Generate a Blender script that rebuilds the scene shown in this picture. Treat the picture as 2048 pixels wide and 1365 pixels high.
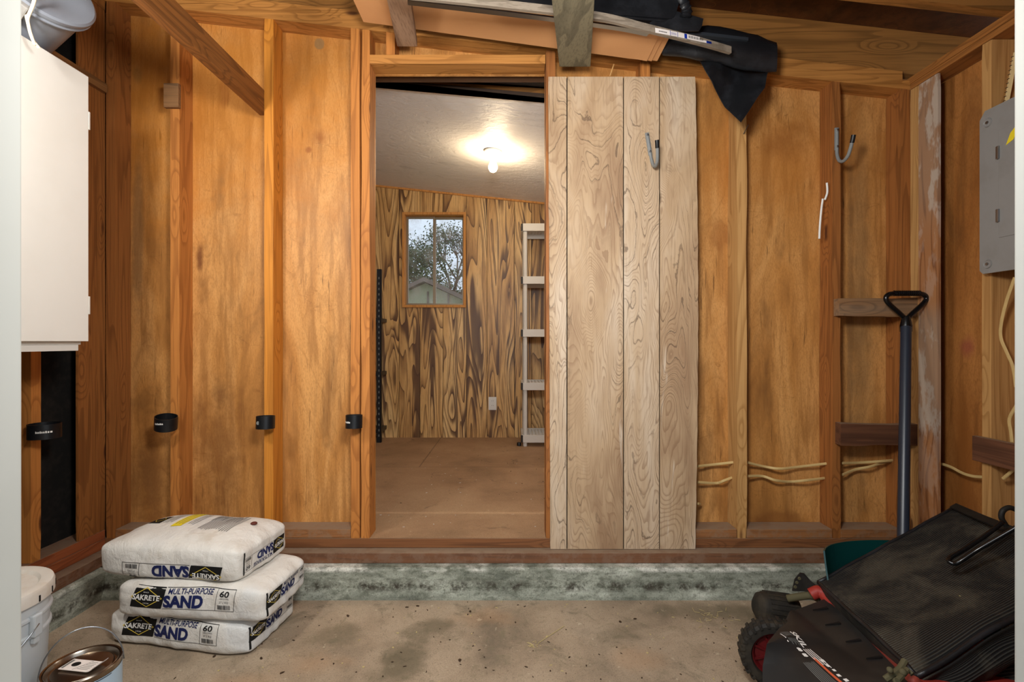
import bpy, bmesh, math, random
from mathutils import Vector, Matrix, noise
from mathutils.bvhtree import BVHTree
for _o in list(bpy.data.objects): bpy.data.objects.remove(_o)
S = bpy.context.scene; C = S.collection; random.seed(7)
CZ = 1.04; F = 990.0
# ------------------------------------------------------------------ camera, light, exposure
cam_d = bpy.data.cameras.new('camera'); cam = bpy.data.objects.new('camera', cam_d); C.objects.link(cam)
cam.location = (0, 0, CZ); cam.rotation_euler = (math.pi/2, 0, 0)
cam_d.lens = F/2048*36; cam_d.sensor_width = 36; cam_d.clip_start = .05; S.camera = cam
S.view_settings.view_transform = 'Standard'; S.view_settings.look = 'None'
S.view_settings.exposure = 0.22; S.view_settings.gamma = 1
w = bpy.data.worlds.new('sky'); S.world = w; w.use_nodes = True
w.node_tree.nodes['Background'].inputs[0].default_value = (.74, .86, 1.0, 1)
w.node_tree.nodes['Background'].inputs[1].default_value = 1.0
def lamp(name, typ, loc, energy, col, size=.1, rot=None, sy=None):
    l = bpy.data.lights.new(name, typ); l.energy = energy; l.color = col
    if typ == 'AREA':
        l.size = size
        if sy: l.shape = 'RECTANGLE'; l.size_y = sy
    else: l.shadow_soft_size = size
    o = bpy.data.objects.new(name, l); o.location = loc
    if rot: o.rotation_euler = rot
    C.objects.link(o); return o
lamp('work_light', 'POINT', (-1.18, .84, 1.87), 27, (1, .96, .91), .06)           # lamp by the left front corner of the shed
lamp('added_front_fill', 'AREA', (.0, .5, 1.62), 25, (1, .98, .95), .3, (math.radians(84), 0, 0), .25)   # unseen fill lamp added at the front opening to brighten the shed
lamp('added_room_fill', 'POINT', (1.15, 3.0, 1.75), 11, (1, .95, .88), .15)   # fill added out of sight behind the panel to lift the back room
# ------------------------------------------------------------------ helpers
def lin(h):
    h = h.lstrip('#'); r = []
    for i in (0, 2, 4):
        c = int(h[i:i+2], 16)/255
        r.append(c/12.92 if c <= .04045 else ((c+.055)/1.055)**2.4)
    return (*r, 1)
def P(px, py, D): return Vector(((px-1024)/F*D, D, CZ+(682.5-py)/F*D))
class NT:
    def __init__(s, name):
        s.m = bpy.data.materials.new(name); s.m.use_nodes = True; s.t = s.m.node_tree; s.n = s.t.nodes
        s.b = s.n['Principled BSDF']; s.out = s.n['Material Output']
    def put(s, sock, v):
        if isinstance(v, bpy.types.NodeSocket): s.t.links.new(v, sock)
        elif v is not None: sock.default_value = v
    def coord(s, rnd=True, kind='Object', sc=(1,1,1)):
        tc = s.n.new('ShaderNodeTexCoord'); v = tc.outputs[kind]
        if rnd:
            oi = s.n.new('ShaderNodeObjectInfo')
            v = s.vm('ADD', v, s.vm('SCALE', (3.1, 5.7, 9.3), None, oi.outputs['Random']))
        return s.vm('MULTIPLY', v, sc) if sc != (1,1,1) else v
    def vm(s, op, a, b=None, scale=None):
        n = s.n.new('ShaderNodeVectorMath'); n.operation = op
        s.put(n.inputs[0], a)
        if b is not None: s.put(n.inputs[1], b)
        if scale is not None: s.put(n.inputs[3], scale)
        return n.outputs[0]
    def noise(s, v, scale=1, detail=3, rough=.5, dist=0):
        n = s.n.new('ShaderNodeTexNoise'); s.put(n.inputs['Vector'], v)
        n.inputs['Scale'].default_value = scale; n.inputs['Detail'].default_value = detail
        n.inputs['Roughness'].default_value = rough; n.inputs['Distortion'].default_value = dist
        return n.outputs['Fac']
    def voro(s, v, scale=1, feature='F1'):
        n = s.n.new('ShaderNodeTexVoronoi'); s.put(n.inputs['Vector'], v); n.inputs['Scale'].default_value = scale; n.feature = feature
        return n.outputs['Distance']
    def math(s, op, a, b=None, c=None, clamp=False):
        n = s.n.new('ShaderNodeMath'); n.operation = op; n.use_clamp = clamp
        s.put(n.inputs[0], a)
        if b is not None: s.put(n.inputs[1], b)
        if c is not None: s.put(n.inputs[2], c)
        return n.outputs[0]
    def ss(s, v, a, b, lo=0., hi=1.):
        n = s.n.new('ShaderNodeMapRange'); n.interpolation_type = 'SMOOTHSTEP'; s.put(n.inputs[0], v)
        n.inputs[1].default_value = a; n.inputs[2].default_value = b; n.inputs[3].default_value = lo; n.inputs[4].default_value = hi
        return n.outputs[0]
    def ramp(s, f, stops):
        n = s.n.new('ShaderNodeValToRGB'); s.put(n.inputs[0], f); e = n.color_ramp.elements
        while len(e) > 1: e.remove(e[-1])
        for i, (p, c) in enumerate(stops):
            c = lin(c) if isinstance(c, str) else c
            if i == 0: e[0].position = p; e[0].color = c
            else: x = e.new(p); x.color = c
        return n.outputs[0]
    def mix(s, f, a, b, mode='MIX'):
        n = s.n.new('ShaderNodeMix'); n.data_type = 'RGBA'; n.blend_type = mode
        s.put(n.inputs[0], f); s.put(n.inputs[6], lin(a) if isinstance(a, str) else a); s.put(n.inputs[7], lin(b) if isinstance(b, str) else b)
        return n.outputs[2]
    def attr(s, name):
        n = s.n.new('ShaderNodeAttribute'); n.attribute_name = name; return n.outputs['Fac']
    def spot(s, pos, c, r, soft=.6, wob=.55, wsc=13):
        """mask 1 inside an ellipse (centre c, radii r) with a ragged edge"""
        d = s.vm('DIVIDE', s.vm('SUBTRACT', pos, c), r)
        n = s.n.new('ShaderNodeVectorMath'); n.operation = 'LENGTH'; s.put(n.inputs[0], d)
        l = s.math('ADD', n.outputs['Value'], s.math('MULTIPLY', s.math('SUBTRACT', s.noise(pos, wsc, 4, .6), .5), wob*2))
        return s.ss(l, 1, 1-soft, 0, 1)
    def bump(s, h, strength=.3, dist=.002):
        n = s.n.new('ShaderNodeBump'); n.inputs['Strength'].default_value = strength; n.inputs['Distance'].default_value = dist
        s.put(n.inputs['Height'], h); s.t.links.new(n.outputs[0], s.b.inputs['Normal'])
    def fin(s, col=None, rough=.6, metal=0, spec=.3):
        if col is not None: s.put(s.b.inputs['Base Color'], lin(col) if isinstance(col, str) else col)
        s.put(s.b.inputs['Roughness'], rough); s.b.inputs['Metallic'].default_value = metal
        s.b.inputs['Specular IOR Level'].default_value = spec
        return s.m
AX = {'z': (1, 1, .1), 'x': (.1, 1, 1), 'y': (1, .1, 1)}
def grain_vec(n, axis, v, k=1):
    a = {'z': (1,1,.07*k), 'x': (.07*k,1,1), 'y': (1,.07*k,1)}[axis]; return n.vm('MULTIPLY', v, a)
def lumber(name, light, dark, axis='z', rings=9, knots=1., grey=0., rough=.65, sc=9, kd='#4a2410', dust=None):
    n = NT(name); v = n.coord(); g = grain_vec(n, axis, v, 1)
    kv = {'z': (9,9,2.6), 'x': (2.6,9,9), 'y': (9,2.6,9)}[axis]
    kd_ = n.voro(n.vm('MULTIPLY', v, kv), 1)
    k = n.ss(kd_, .42, .05)
    f = n.math('ADD', n.noise(g, sc, 2, .5, .3), n.math('MULTIPLY', k, .35*knots))
    r = n.math('FRACT', n.math('MULTIPLY', f, rings))
    base = n.mix(n.ss(r, .5, .92, 0, .55), light, dark); base = n.mix(n.ss(r, .93, 1.0, 0, .35), base, light)
    fib = n.noise(grain_vec(n, axis, v, .25), 190, 3, .6)
    base = n.mix(n.ss(fib, .45, .7, 0, .45), base, dark)
    bl = n.noise(grain_vec(n, axis, v, 3), 6, 3, .6)
    base = n.mix(n.ss(bl, .5, .8, 0, .4), base, dark)
    base = n.mix(n.ss(kd_, .12, .05, 0, .9*knots if knots < 1.1 else .95), base, kd)
    if grey: base = n.mix(n.ss(n.noise(g, 5, 4, .7), .42, .62, 0, grey), base, '#8f8272')
    if dust: base = n.mix(n.ss(n.noise(v, 22, 4, .7), .42, .62, .25, .9), base, dust)
    ge = n.n.new('ShaderNodeNewGeometry'); sp = n.n.new('ShaderNodeSeparateXYZ'); n.put(sp.inputs[0], ge.outputs['True Normal'])
    base = n.mix(n.math('MULTIPLY', n.ss(sp.outputs[2], .8, .95), n.ss(n.noise(v, 25, 3), .2, .6, .45, .85)), base, '#8d7964')
    n.bump(fib, .25, .001)
    return n.fin(base, rough)
M = {}
M['stud'] = lumber('stud_pine', '#bd7a3a', '#8a5020')
M['stud_gold'] = lumber('stud_golden', '#cc8430', '#965818')
M['stud_red'] = lumber('stud_reddish', '#9a602e', '#683c18', rings=12)
M['stud_pale'] = lumber('stud_pale', '#bd9058', '#946634')
M['stud_x'] = lumber('plate_pine', '#bb8040', '#80501f', axis='x')
M['stud_y'] = lumber('plate_pine_side', '#a06832', '#6a401c', axis='y', rings=12)
M['sill_x'] = lumber('sill_old', '#74492c', '#3f2415', axis='x', dust='#7a5c48')
M['sill_y'] = lumber('sill_old_side', '#74492c', '#3f2415', axis='y', dust='#7a5c48')
M['rim_x'] = lumber('rim_red', '#805230', '#52321c', axis='x')
M['rim_y'] = lumber('rim_red_side', '#9c5530', '#6a3319', axis='y')
M['rafter'] = lumber('rafter_wood', '#9c6a34', '#60401a', axis='x', sc=7)
M['brace'] = lumber('brace_wood', '#8f5a2a', '#553317', axis='y')
M['block'] = lumber('weathered_block', '#8a6440', '#4f3520', axis='x', grey=.3)
M['block_dark'] = lumber('dark_block', '#64402b', '#3a2217', axis='x')
M['block_dark_y'] = lumber('dark_block_side', '#6d4630', '#3f271a', axis='y')
M['greyboard'] = lumber('grey_weathered_board', '#8f8a72', '#4f4c40', axis='y', rings=2, knots=0, sc=14)
M['batten'] = lumber('zebra_grain_batten', '#a98a70', '#5d4130', axis='y', rings=7, knots=.1, sc=7)
M['casing'] = lumber('oak_casing', '#c68a48', '#a06a30', knots=0)
M['ledger'] = lumber('old_ledger', '#8d6238', '#55361b', axis='y')
def smear_stud():
    n = NT('paint_smeared_stud'); v = n.coord(False); g = grain_vec(n, 'z', v)
    f = n.noise(g, 12, 2, .5, .3); r = n.math('FRACT', n.math('MULTIPLY', f, 9))
    b = n.ramp(r, [(0, '#a47148'), (.6, '#a47148'), (.9, '#7b4c2c'), (1, '#a47148')])
    m = n.ss(n.noise(n.vm('MULTIPLY', v, (1,1,.35)), 17, 4, .65), .48, .58)
    z = n.n.new('ShaderNodeSeparateXYZ'); n.put(z.inputs[0], v)
    low = n.math('MAXIMUM', n.math('MULTIPLY', n.ss(z.outputs[2], .62, .75), n.ss(z.outputs[2], 1.22, 1.1)), n.ss(z.outputs[2], 1.4, 1.7, 0, .75))
    b = n.mix(n.math('MULTIPLY', m, n.math('ADD', low, .2, clamp=True)), b, '#c9bcae')
    b = n.mix(n.math('MULTIPLY', low, .6), b, '#a08a74')
    k = n.voro(n.vm('MULTIPLY', v, (10,10,3)), 1); b = n.mix(n.ss(k, .13, .06, 0, .9), b, '#3c2213')
    return n.fin(b, .6)
M['smear'] = smear_stud()
def plywood(name, light, mid, dark, spots=(), axis='z', flecks=.8):
    n = NT(name); v = n.coord(False); n1 = n.noise(n.vm('MULTIPLY', v, (1.9,1.9,.42)), 2.3, 4, .55, 1.1)
    b = n.ramp(n1, [(.28, dark), (.42, mid), (.58, light), (.72, mid)])
    big = n.noise(n.vm('MULTIPLY', v, (1,1,.25)), 3.1, 2, .5, .6)
    lines = n.math('FRACT', n.math('MULTIPLY', big, 16))
    b = n.mix(n.ss(lines, .82, .97, 0, .22), b, dark)
    fl = n.noise(n.vm('MULTIPLY', v, (1,1,.06)), 150, 2, .5); area = n.ss(n.noise(v, 3.3, 3, .6), .47, .64)
    b = n.mix(n.math('MULTIPLY', n.ss(fl, .6, .74), n.math('MULTIPLY', area, flecks)), b, '#4c2c14')
    st = n.noise(n.vm('MULTIPLY', v, (1,1,.11)), 24, 3, .6)
    b = n.mix(n.ss(st, .46, .68, 0, .6), b, dark)
    mo = n.noise(n.vm('MULTIPLY', v, (1,1,.3)), 7, 5, .65, .8); b = n.mix(n.ss(mo, .52, .72, 0, .5), b, '#6e4a28')
    fine = n.noise(n.vm('MULTIPLY', v, (1,1,.25)), 300, 3, .7); b = n.mix(n.ss(fine, .45, .62, 0, .35), b, dark)
    cr = n.noise(n.vm('MULTIPLY', v, (.35,.35,1)), 14, 2, .5, .8)      # fine horizontal checks
    crk = n.ss(n.math('ABSOLUTE', n.math('SUBTRACT', cr, .5)), .006, .001)
    b = n.mix(n.math('MULTIPLY', crk, n.ss(n.noise(v, 4.1, 1), .5, .6, 0, .35)), b, '#7a4a22')
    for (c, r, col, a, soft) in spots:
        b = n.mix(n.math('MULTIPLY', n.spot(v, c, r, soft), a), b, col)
    n.bump(fine, .15, .001)
    return n.fin(b, .5, spec=.35)
def bs(px, py, rx, rz, col, a=.6, soft=.6, D=2.189):
    c = P(px, py, D); return (tuple(c), (rx, .2, rz), col, a, soft)
SP = [bs(430,200,1.1,.75,'#bf7620',.55,.9), bs(1560,330,.7,.3,'#ad6a24',.45,.9), bs(640,275,.06,.05,'#8a4a16',.7,1.), bs(638,88,.022,.026,'#8c7450',.7,.3), bs(276,480,.035,.42,'#7a5c3c',.55), bs(400,520,.022,.085,'#5e2c10',.8,.8),  # the tall narrow patch at the left paints in the cabinet's shadow
      bs(440,900,.17,.5,'#744620',.7,.9), bs(300,960,.12,.36,'#6c4222',.7,.9), bs(440,790,.05,.1,'#5f3a1c',.5,.9), bs(617,300,.02,.02,'#8f4f1c',.7), bs(275,150,.03,.05,'#86602f',.5),  # first two patches paint in the shade low in the left bays
      bs(560,840,.1,.4,'#c89154',.25), bs(1570,285,.15,.12,'#7c4418',.5,.9), bs(1560,1040,.14,.05,'#7a4a20',.6,.6), bs(1720,620,.08,1.2,'#8c6c46',.55,.9),  # the last, full-height patch is a stud's cast shadow put into the colour
      bs(450,180,.03,.1,'#a25e22',.5), bs(1440,470,.06,.1,'#8c5220',.5), bs(1700,620,.02,1.3,'#6f5236',.4,.8)]  # the last one paints the darker core of that stud shadow
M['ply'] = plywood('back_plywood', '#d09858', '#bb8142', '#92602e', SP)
M['ply_r'] = plywood('side_plywood', '#b4783e', '#9c622e', '#78481e', [((1.779,1.93,1.02),(.2,.05,.06),'#8e3f38',.6,.9), ((1.779,1.95,.55),(.2,.06,.42),'#8a5222',.6,.7)], flecks=.3)
M['roof'] = plywood('roof_deck', '#603618', '#4e2a12', '#341b0a', flecks=.2)
def flat(name, col, rough=.5, metal=0, spec=.3, var=0, var_col='#000000', sc=8, bmp=0, em=0):
    n = NT(name); c = lin(col)
    if var: c = n.mix(n.ss(n.noise(n.coord(), sc, 4, .6), .42, .68, 0, var), c, var_col)
    if bmp: n.bump(n.noise(n.coord(), sc*12, 3), bmp, .002)
    m = n.fin(c, rough, metal, spec)
    if em: n.b.inputs['Emission Color'].default_value = lin(col); n.b.inputs['Emission Strength'].default_value = em
    return m
def driftwood():
    n = NT('whitewashed_siding'); v = n.coord(False); pid = n.attr('pid')
    v = n.vm('ADD', v, n.vm('SCALE', (3.3, 1.7, 6.1), None, pid))
    q = n.vm('MULTIPLY', v, (1, 1, .2))
    kd = n.voro(n.vm('MULTIPLY', v, (5,5,2.1)), 1)
    f = n.math('ADD', n.noise(q, 6.5, 2.2, .45, .5), n.math('MULTIPLY', n.ss(kd, .5, .0), .35))
    f = n.math('ADD', f, n.math('MULTIPLY', n.noise(n.vm('MULTIPLY', v, (1,1,.5)), 60, 2), .009))
    r = n.math('FRACT', n.math('MULTIPLY', f, 40)); jag = n.math('ADD', f, n.math('MULTIPLY', n.noise(n.vm('MULTIPLY', v, (1,1,.6)), 45, 3, .6), .03)); r2 = n.math('FRACT', n.math('MULTIPLY', jag, 15))
    base = n.ramp(n.noise(q, 6, 4, .6, .4), [(.3, '#97795c'), (.45, '#b49877'), (.6, '#bea68a'), (.75, '#ccbaa4')])
    seg = n.ss(n.noise(q, 3.6, 3), .4, .56)
    line = n.math('MULTIPLY', n.ss(r, .55, .97), n.math('ADD', n.math('MULTIPLY', seg, .3), .16))
    base = n.mix(line, base, '#76543a')
    l2 = n.math('MULTIPLY', n.ss(n.math('ABSOLUTE', n.math('SUBTRACT', r2, .5)), .07, .02), n.ss(n.noise(q, 5.1, 2), .44, .58))
    base = n.mix(n.math('MULTIPLY', l2, .62), base, '#4e3d30')
    fib = n.noise(n.vm('MULTIPLY', v, (1,1,.05)), 170, 3, .6)
    base = n.mix(n.ss(fib, .5, .72, 0, .45), base, '#8e7256')
    dk = n.noise(n.vm('MULTIPLY', v, (1,1,.12)), 19, 3, .6, .5)
    base = n.mix(n.ss(dk, .62, .74, 0, .7), base, '#6c5138')
    base = n.mix(n.ss(dk, .36, .24, 0, .6), base, '#e6dccb')
    base = n.mix(n.ss(kd, .09, .03, 0, .8), base, '#54402e')
    n.bump(line, -.3, .001)
    return n.fin(base, .6)
M['drift'] = driftwood()
def zebra():
    n = NT('dark_figured_panelling'); v = n.coord(False); pid = n.attr('pid')
    v = n.vm('ADD', v, n.vm('SCALE', (2.3, 1.7, 4.1), None, pid)); q = n.vm('MULTIPLY', v, (1, 1, .13))
    f = n.noise(q, 5.5, 1.5, .4, .5); r = n.math('FRACT', n.math('MULTIPLY', f, 15))
    base = n.ramp(n.noise(q, 8, 2, .5, .3), [(.3, '#b88c54'), (.5, '#d2a668'), (.7, '#e2bd82')])
    base = n.mix(n.ss(r, .35, .9, 0, .6), base, '#7c5229'); base = n.mix(n.ss(r, .86, .97, 0, .6), base, '#3f2716')
    dk = n.math('ADD', n.noise(n.vm('MULTIPLY', v, (1,1,.08)), 9, 2, .5, .5), n.math('MULTIPLY', n.ss(r, .2, .95), .07))
    base = n.mix(n.ss(dk, .57, .66, 0, .85), base, '#4c3020')
    fib = n.noise(n.vm('MULTIPLY', v, (1,1,.05)), 170, 3, .6)
    base = n.mix(n.ss(fib, .45, .72, 0, .5), base, '#644629')
    return n.fin(base, .42, spec=.35)
M['zebra'] = zebra()
def concrete():
    n = NT('stained_concrete'); v = n.coord(False)
    b = n.ramp(n.noise(v, 3.2, 6, .62, .4), [(.3, '#7e705e'), (.45, '#a28f78'), (.6, '#b3a088'), (.75, '#948672')])
    b = n.mix(n.ss(n.noise(v, 7, 5, .7, .6), .54, .72, 0, .65), b, '#6a6350')
    b = n.mix(n.ss(n.noise(v, 45, 4, .7), .6, .75, 0, .65), b, '#453a2c')
    b = n.mix(n.ss(n.noise(v, 260, 2, .7), .35, .75, 0, .5), b, '#6e6252')
    b = n.mix(n.ss(n.noise(v, 30, 3, .6), .35, .27, 0, .5), b, '#cfc3a8'); b = n.mix(n.ss(n.noise(v, 120, 4, .75), .56, .68, 0, .55), b, '#4c4536'); b = n.mix(n.ss(n.noise(v, 13, 5, .7, 1), .56, .66, 0, .5), b, '#7e745c')
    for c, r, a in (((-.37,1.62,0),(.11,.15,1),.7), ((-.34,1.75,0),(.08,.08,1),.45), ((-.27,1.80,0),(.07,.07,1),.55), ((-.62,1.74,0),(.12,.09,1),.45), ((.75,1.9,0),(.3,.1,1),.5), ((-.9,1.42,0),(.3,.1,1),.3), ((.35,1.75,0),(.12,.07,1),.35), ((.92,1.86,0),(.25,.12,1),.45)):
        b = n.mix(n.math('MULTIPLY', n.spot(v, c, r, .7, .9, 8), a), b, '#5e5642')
    for c in ((-.1,1.86,0),(.42,1.62,0),(-.82,1.5,0),(-.66,1.6,0)):
        b = n.mix(n.math('MULTIPLY', n.spot(v, c, (.15,.08,1), .9, .9, 9), .25), b, '#b58a62')
    n.bump(n.noise(v, 60, 5, .7), .35, .004)
    return n.fin(b, .75)
M['concrete'] = concrete()
def curb():
    n = NT('weathered_curb'); v = n.coord(False); s_ = n.vm('MULTIPLY', v, (.4, .4, 1))
    b = n.ramp(n.noise(s_, 9, 6, .7), [(.3, '#5c5f54'), (.45, '#85887a'), (.58, '#a0a394'), (.72, '#c2c4b6')])
    z = n.n.new('ShaderNodeSeparateXYZ'); n.put(z.inputs[0], v)
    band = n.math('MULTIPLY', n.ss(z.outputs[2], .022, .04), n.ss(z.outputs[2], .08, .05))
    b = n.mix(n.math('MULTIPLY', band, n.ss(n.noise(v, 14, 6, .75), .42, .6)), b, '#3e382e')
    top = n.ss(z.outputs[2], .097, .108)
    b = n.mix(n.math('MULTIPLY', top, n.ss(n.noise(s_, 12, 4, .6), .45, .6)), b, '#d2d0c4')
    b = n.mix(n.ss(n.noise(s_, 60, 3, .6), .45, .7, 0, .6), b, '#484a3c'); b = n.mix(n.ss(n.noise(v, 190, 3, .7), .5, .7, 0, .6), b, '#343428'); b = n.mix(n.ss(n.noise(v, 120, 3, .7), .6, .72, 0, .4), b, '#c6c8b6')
    n.bump(n.noise(v, 70, 5, .7), .4, .004)
    return n.fin(b, .8)
M['curb'] = curb()
def subfloor():
    n = NT('dusty_particle_board'); v = n.coord(False)
    b = n.ramp(n.noise(v, 2.6, 5, .6, .3), [(.3, '#866a4e'), (.5, '#a28060'), (.7, '#ae8e6c')])
    b = n.mix(n.ss(n.noise(v, 220, 2, .6), .4, .75, 0, .4), b, '#6a4a31')
    b = n.mix(n.ss(n.noise(v, 9, 5, .7, .7), .6, .72, 0, .6), b, '#564334')
    b = n.mix(n.ss(n.noise(v, 55, 3, .5), .71, .75, 0, .8), b, '#c6b49c')
    sp = n.n.new('ShaderNodeSeparateXYZ'); n.put(sp.inputs[0], v)
    seam = n.math('MULTIPLY', n.ss(n.math('ABSOLUTE', n.math('ADD', sp.outputs[0], .62)), .006, .003), n.ss(sp.outputs[1], 3.3, 3.32))
    seam = n.math('MAXIMUM', seam, n.ss(n.math('ABSOLUTE', n.math('SUBTRACT', sp.outputs[1], 3.31)), .006, .002))
    b = n.mix(n.math('MULTIPLY', seam, .55), b, '#4f3827')
    return n.fin(b, .55)
M['subfloor'] = subfloor()
def plaster():
    n = NT('textured_white_ceiling'); v = n.coord(False)
    h = n.noise(n.vm('MULTIPLY', v, (.6,1,1)), 26, 5, .65, .8)
    b = n.mix(n.ss(n.noise(n.vm('MULTIPLY', v, (.35,1,1)), 9, 5, .7), .56, .68, 0, .3), '#e8e4e1', '#a19c98')
    n.bump(h, .55, .010); return n.fin(b, .5, spec=.3)
M['plaster'] = plaster()
M['black_paper'] = flat('tar_paper', '#15120f', .8, var=.3, var_col='#352d25', sc=30)
M['white'] = flat('white_paint', '#dddbd4', .45, var=.25, var_col='#cfcabf', sc=3)
M['jamb'] = flat('jamb_paint', '#b4b5af', .5, var=.2, var_col='#a3a49d', sc=4)
M['dark'] = flat('dark_gap', '#120c08', .9)
M['black'] = flat('black_plastic', '#0f1114', .38, spec=.4, var=.2, var_col='#2a2b2c', sc=20)
M['black_gloss'] = flat('black_glossy', '#0b0c0e', .22, spec=.5)
M['fabric'] = flat('black_weed_fabric', '#141518', .42, spec=.5, var=.4, var_col='#2c2e33', sc=12, bmp=.3)
M['tan'] = flat('tan_hardboard', '#d09a68', .55, var=.15, var_col='#b98355', sc=4)
M['tan_edge'] = flat('tan_edge', '#a87850', .7)
M['metal'] = flat('galvanised_metal', '#9aa0a6', .32, 1)
M['metal_dark'] = flat('dull_metal', '#5d6670', .4, .8)
M['plank'] = lumber('grey_plank', '#8e8171', '#5e5244', axis='x', rings=4, knots=.1, sc=14)
M['hook'] = flat('grey_hook_coating', '#7d7f7e', .45)
M['elec'] = flat('grey_enamel', '#898784', .45, var=.25, var_col='#6f6a63', sc=9)
M['wire'] = flat('cream_cable', '#c9ab72', .5, var=.2, var_col='#9d8050', sc=30)
M['rope'] = flat('cream_rope', '#e6dcc0', .7)
M['shaft'] = flat('dark_blue_shaft', '#232a36', .35, spec=.5)
M['teal'] = flat('dark_teal_blade', '#0b3a38', .25, spec=.5)
M['greytub'] = flat('grey_tub', '#787d86', .28, spec=.5, var=.3, var_col='#6b6f75', sc=6)
M['pail'] = flat('white_pail', '#c3c9cc', .35, spec=.4, var=.3, var_col='#aab2b8', sc=5)
M['pail_lid'] = flat('pail_lid', '#d6d0c6', .4, var=.5, var_col='#bda98e', sc=9)
M['tin'] = flat('tin_metal', '#a89c8e', .25, 1, var=.5, var_col='#5a4636', sc=7)
M['canlabel'] = flat('light_blue_label', '#b7cfe0', .35, var=.4, var_col='#8fb6d6', sc=6)
M['blue'] = flat('blue_print', '#16349a', .4); M['redp'] = flat('red_print', '#c83232', .4)
M['paper'] = flat('paper_label', '#e6ddd6', .6); M['ink'] = flat('black_ink', '#141414', .6)
M['navy'] = flat('navy_ink', '#1b2453', .6); M['yellow'] = flat('yellow_ink', '#e8d028', .6); M['gold'] = flat('gold_ink', '#d7bd4a', .6)
M['greyink'] = flat('grey_ink', '#70716e', .6); M['whiteink'] = flat('white_ink', '#e8e6e0', .6)
M['bracket'] = flat('matte_dark', '#1d1b18', .6, var=.3, var_col='#3a332a', sc=15)
M['red'] = flat('red_paint', '#9a3128', .5, var=.4, var_col='#7f5a4a', sc=10)
M['reddark'] = flat('dark_red_hub', '#5a1214', .4)
M['rubber'] = flat('dusty_rubber', '#23201c', .7, var=.5, var_col='#4a4133', sc=14)
M['mow'] = flat('dusty_black_shroud', '#232323', .48, var=.4, var_col='#3f3c37', sc=5)
M['olive'] = flat('grass_caked', '#565038', .8)
M['straw'] = flat('straw', '#c2b079', .8); M['leafb'] = flat('dry_leaf', '#3d2c1c', .8)
M['resin'] = flat('beige_resin', '#cdc8bf', .45); M['resin_cap'] = flat('dark_cap', '#2a241f', .5)
M['outlet'] = flat('outlet_white', '#d9d6cf', .35)
M['porc'] = flat('porcelain', '#e8e4dc', .3)
M['alu'] = flat('bronze_aluminium', '#8c7d68', .4, .5)
M['bulb'] = flat('lit_bulb', '#ffe9c0', .3, em=14)
M['stucco'] = flat('pale_siding', '#aba98f', .8); M['shingle'] = flat('shingles', '#7a6c64', .9)
M['leaf'] = flat('tree_leaf', '#4a5a3a', .7, var=.5, var_col='#2f3c26', sc=4); M['bark'] = flat('bark', '#5a4c40', .9)
M['grass'] = flat('lawn', '#6c7a48', .9)
def bagmat():
    n = NT('white_woven_sack'); v = n.coord(False)
    b = n.mix(n.ss(n.noise(v, 9, 5, .65), .5, .72, 0, .45), '#dbd7cf', '#b3a48e')
    b = n.mix(n.ss(n.noise(v, 5, 2), .55, .7, 0, .3), b, '#c3ccd4')
    wv = n.noise(v, 350, 1); n.bump(n.math('ADD', n.math('ADD', n.noise(v, 28, 4, .6, .6), n.math('MULTIPLY', n.noise(n.vm('MULTIPLY', v, (1,1,.4)), 9, 4, .6, 1.2), 1.6)), n.math('MULTIPLY', wv, .12)), .5, .008)
    return n.fin(b, .55)
M['sack'] = bagmat()
def meshfab():
    n = NT('ribbed_mesh_fabric'); v = n.coord(False)
    tc = n.n.new('ShaderNodeUVMap'); sp = n.n.new('ShaderNodeSeparateXYZ'); n.put(sp.inputs[0], tc.outputs[0])
    s1 = n.math('SINE', n.math('MULTIPLY', sp.outputs[0], 2*math.pi*70))
    b = n.mix(n.ss(s1, -.2, .9), '#0c0c0d', '#34332f')
    b = n.mix(n.ss(n.noise(v, 6, 5, .65, .5), .42, .66, 0, .6), b, '#565044')
    n.bump(s1, .5, .003)
    return n.fin(b, .65)
M['meshfab'] = meshfab()
def glass():
    n = NT('window_glass'); t = n.n.new('ShaderNodeBsdfTransparent'); g = n.n.new('ShaderNodeBsdfGlossy'); g.inputs['Roughness'].default_value = .05
    d = n.n.new('ShaderNodeBsdfDiffuse'); d.inputs[0].default_value = lin('#c8ccd0')
    m = n.n.new('ShaderNodeMixShader'); m.inputs[0].default_value = .06; n.t.links.new(t.outputs[0], m.inputs[1]); n.t.links.new(g.outputs[0], m.inputs[2])
    m2 = n.n.new('ShaderNodeMixShader'); n.put(m2.inputs[0], n.ss(n.noise(n.coord(), 8, 4, .7), .35, .8, .03, .3)); n.t.links.new(m.outputs[0], m2.inputs[1]); n.t.links.new(d.outputs[0], m2.inputs[2])
    n.t.links.new(m2.outputs[0], n.out.inputs[0]); return n.m
M['glass'] = glass()

def obj(name, bm, mat, parent=None, smooth=False, world=True, keep=False):
    me = bpy.data.meshes.new(name)
    if not keep: bmesh.ops.recalc_face_normals(bm, faces=bm.faces)
    bm.to_mesh(me); bm.free()
    for m in (mat if isinstance(mat, (list, tuple)) else [mat]): me.materials.append(m)
    if smooth:
        for p in me.polygons: p.use_smooth = True
        if smooth != 'all': me.set_sharp_from_angle(angle=math.radians(38))
    o = bpy.data.objects.new(name, me); C.objects.link(o)
    if parent:
        o.parent = parent
        if world: o.matrix_parent_inverse = Matrix.Translation(-parent.location) if parent.rotation_euler.z == 0 else wm(parent).inverted()
    return o
def wm(o): return Matrix.Translation(o.location) @ o.rotation_euler.to_matrix().to_4x4()
def tag(o, label=None, cat=None, group=None, kind=None):
    if label: o['label'] = label
    if cat: o['category'] = cat
    if group: o['group'] = group
    if kind: o['kind'] = kind
    return o
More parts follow.
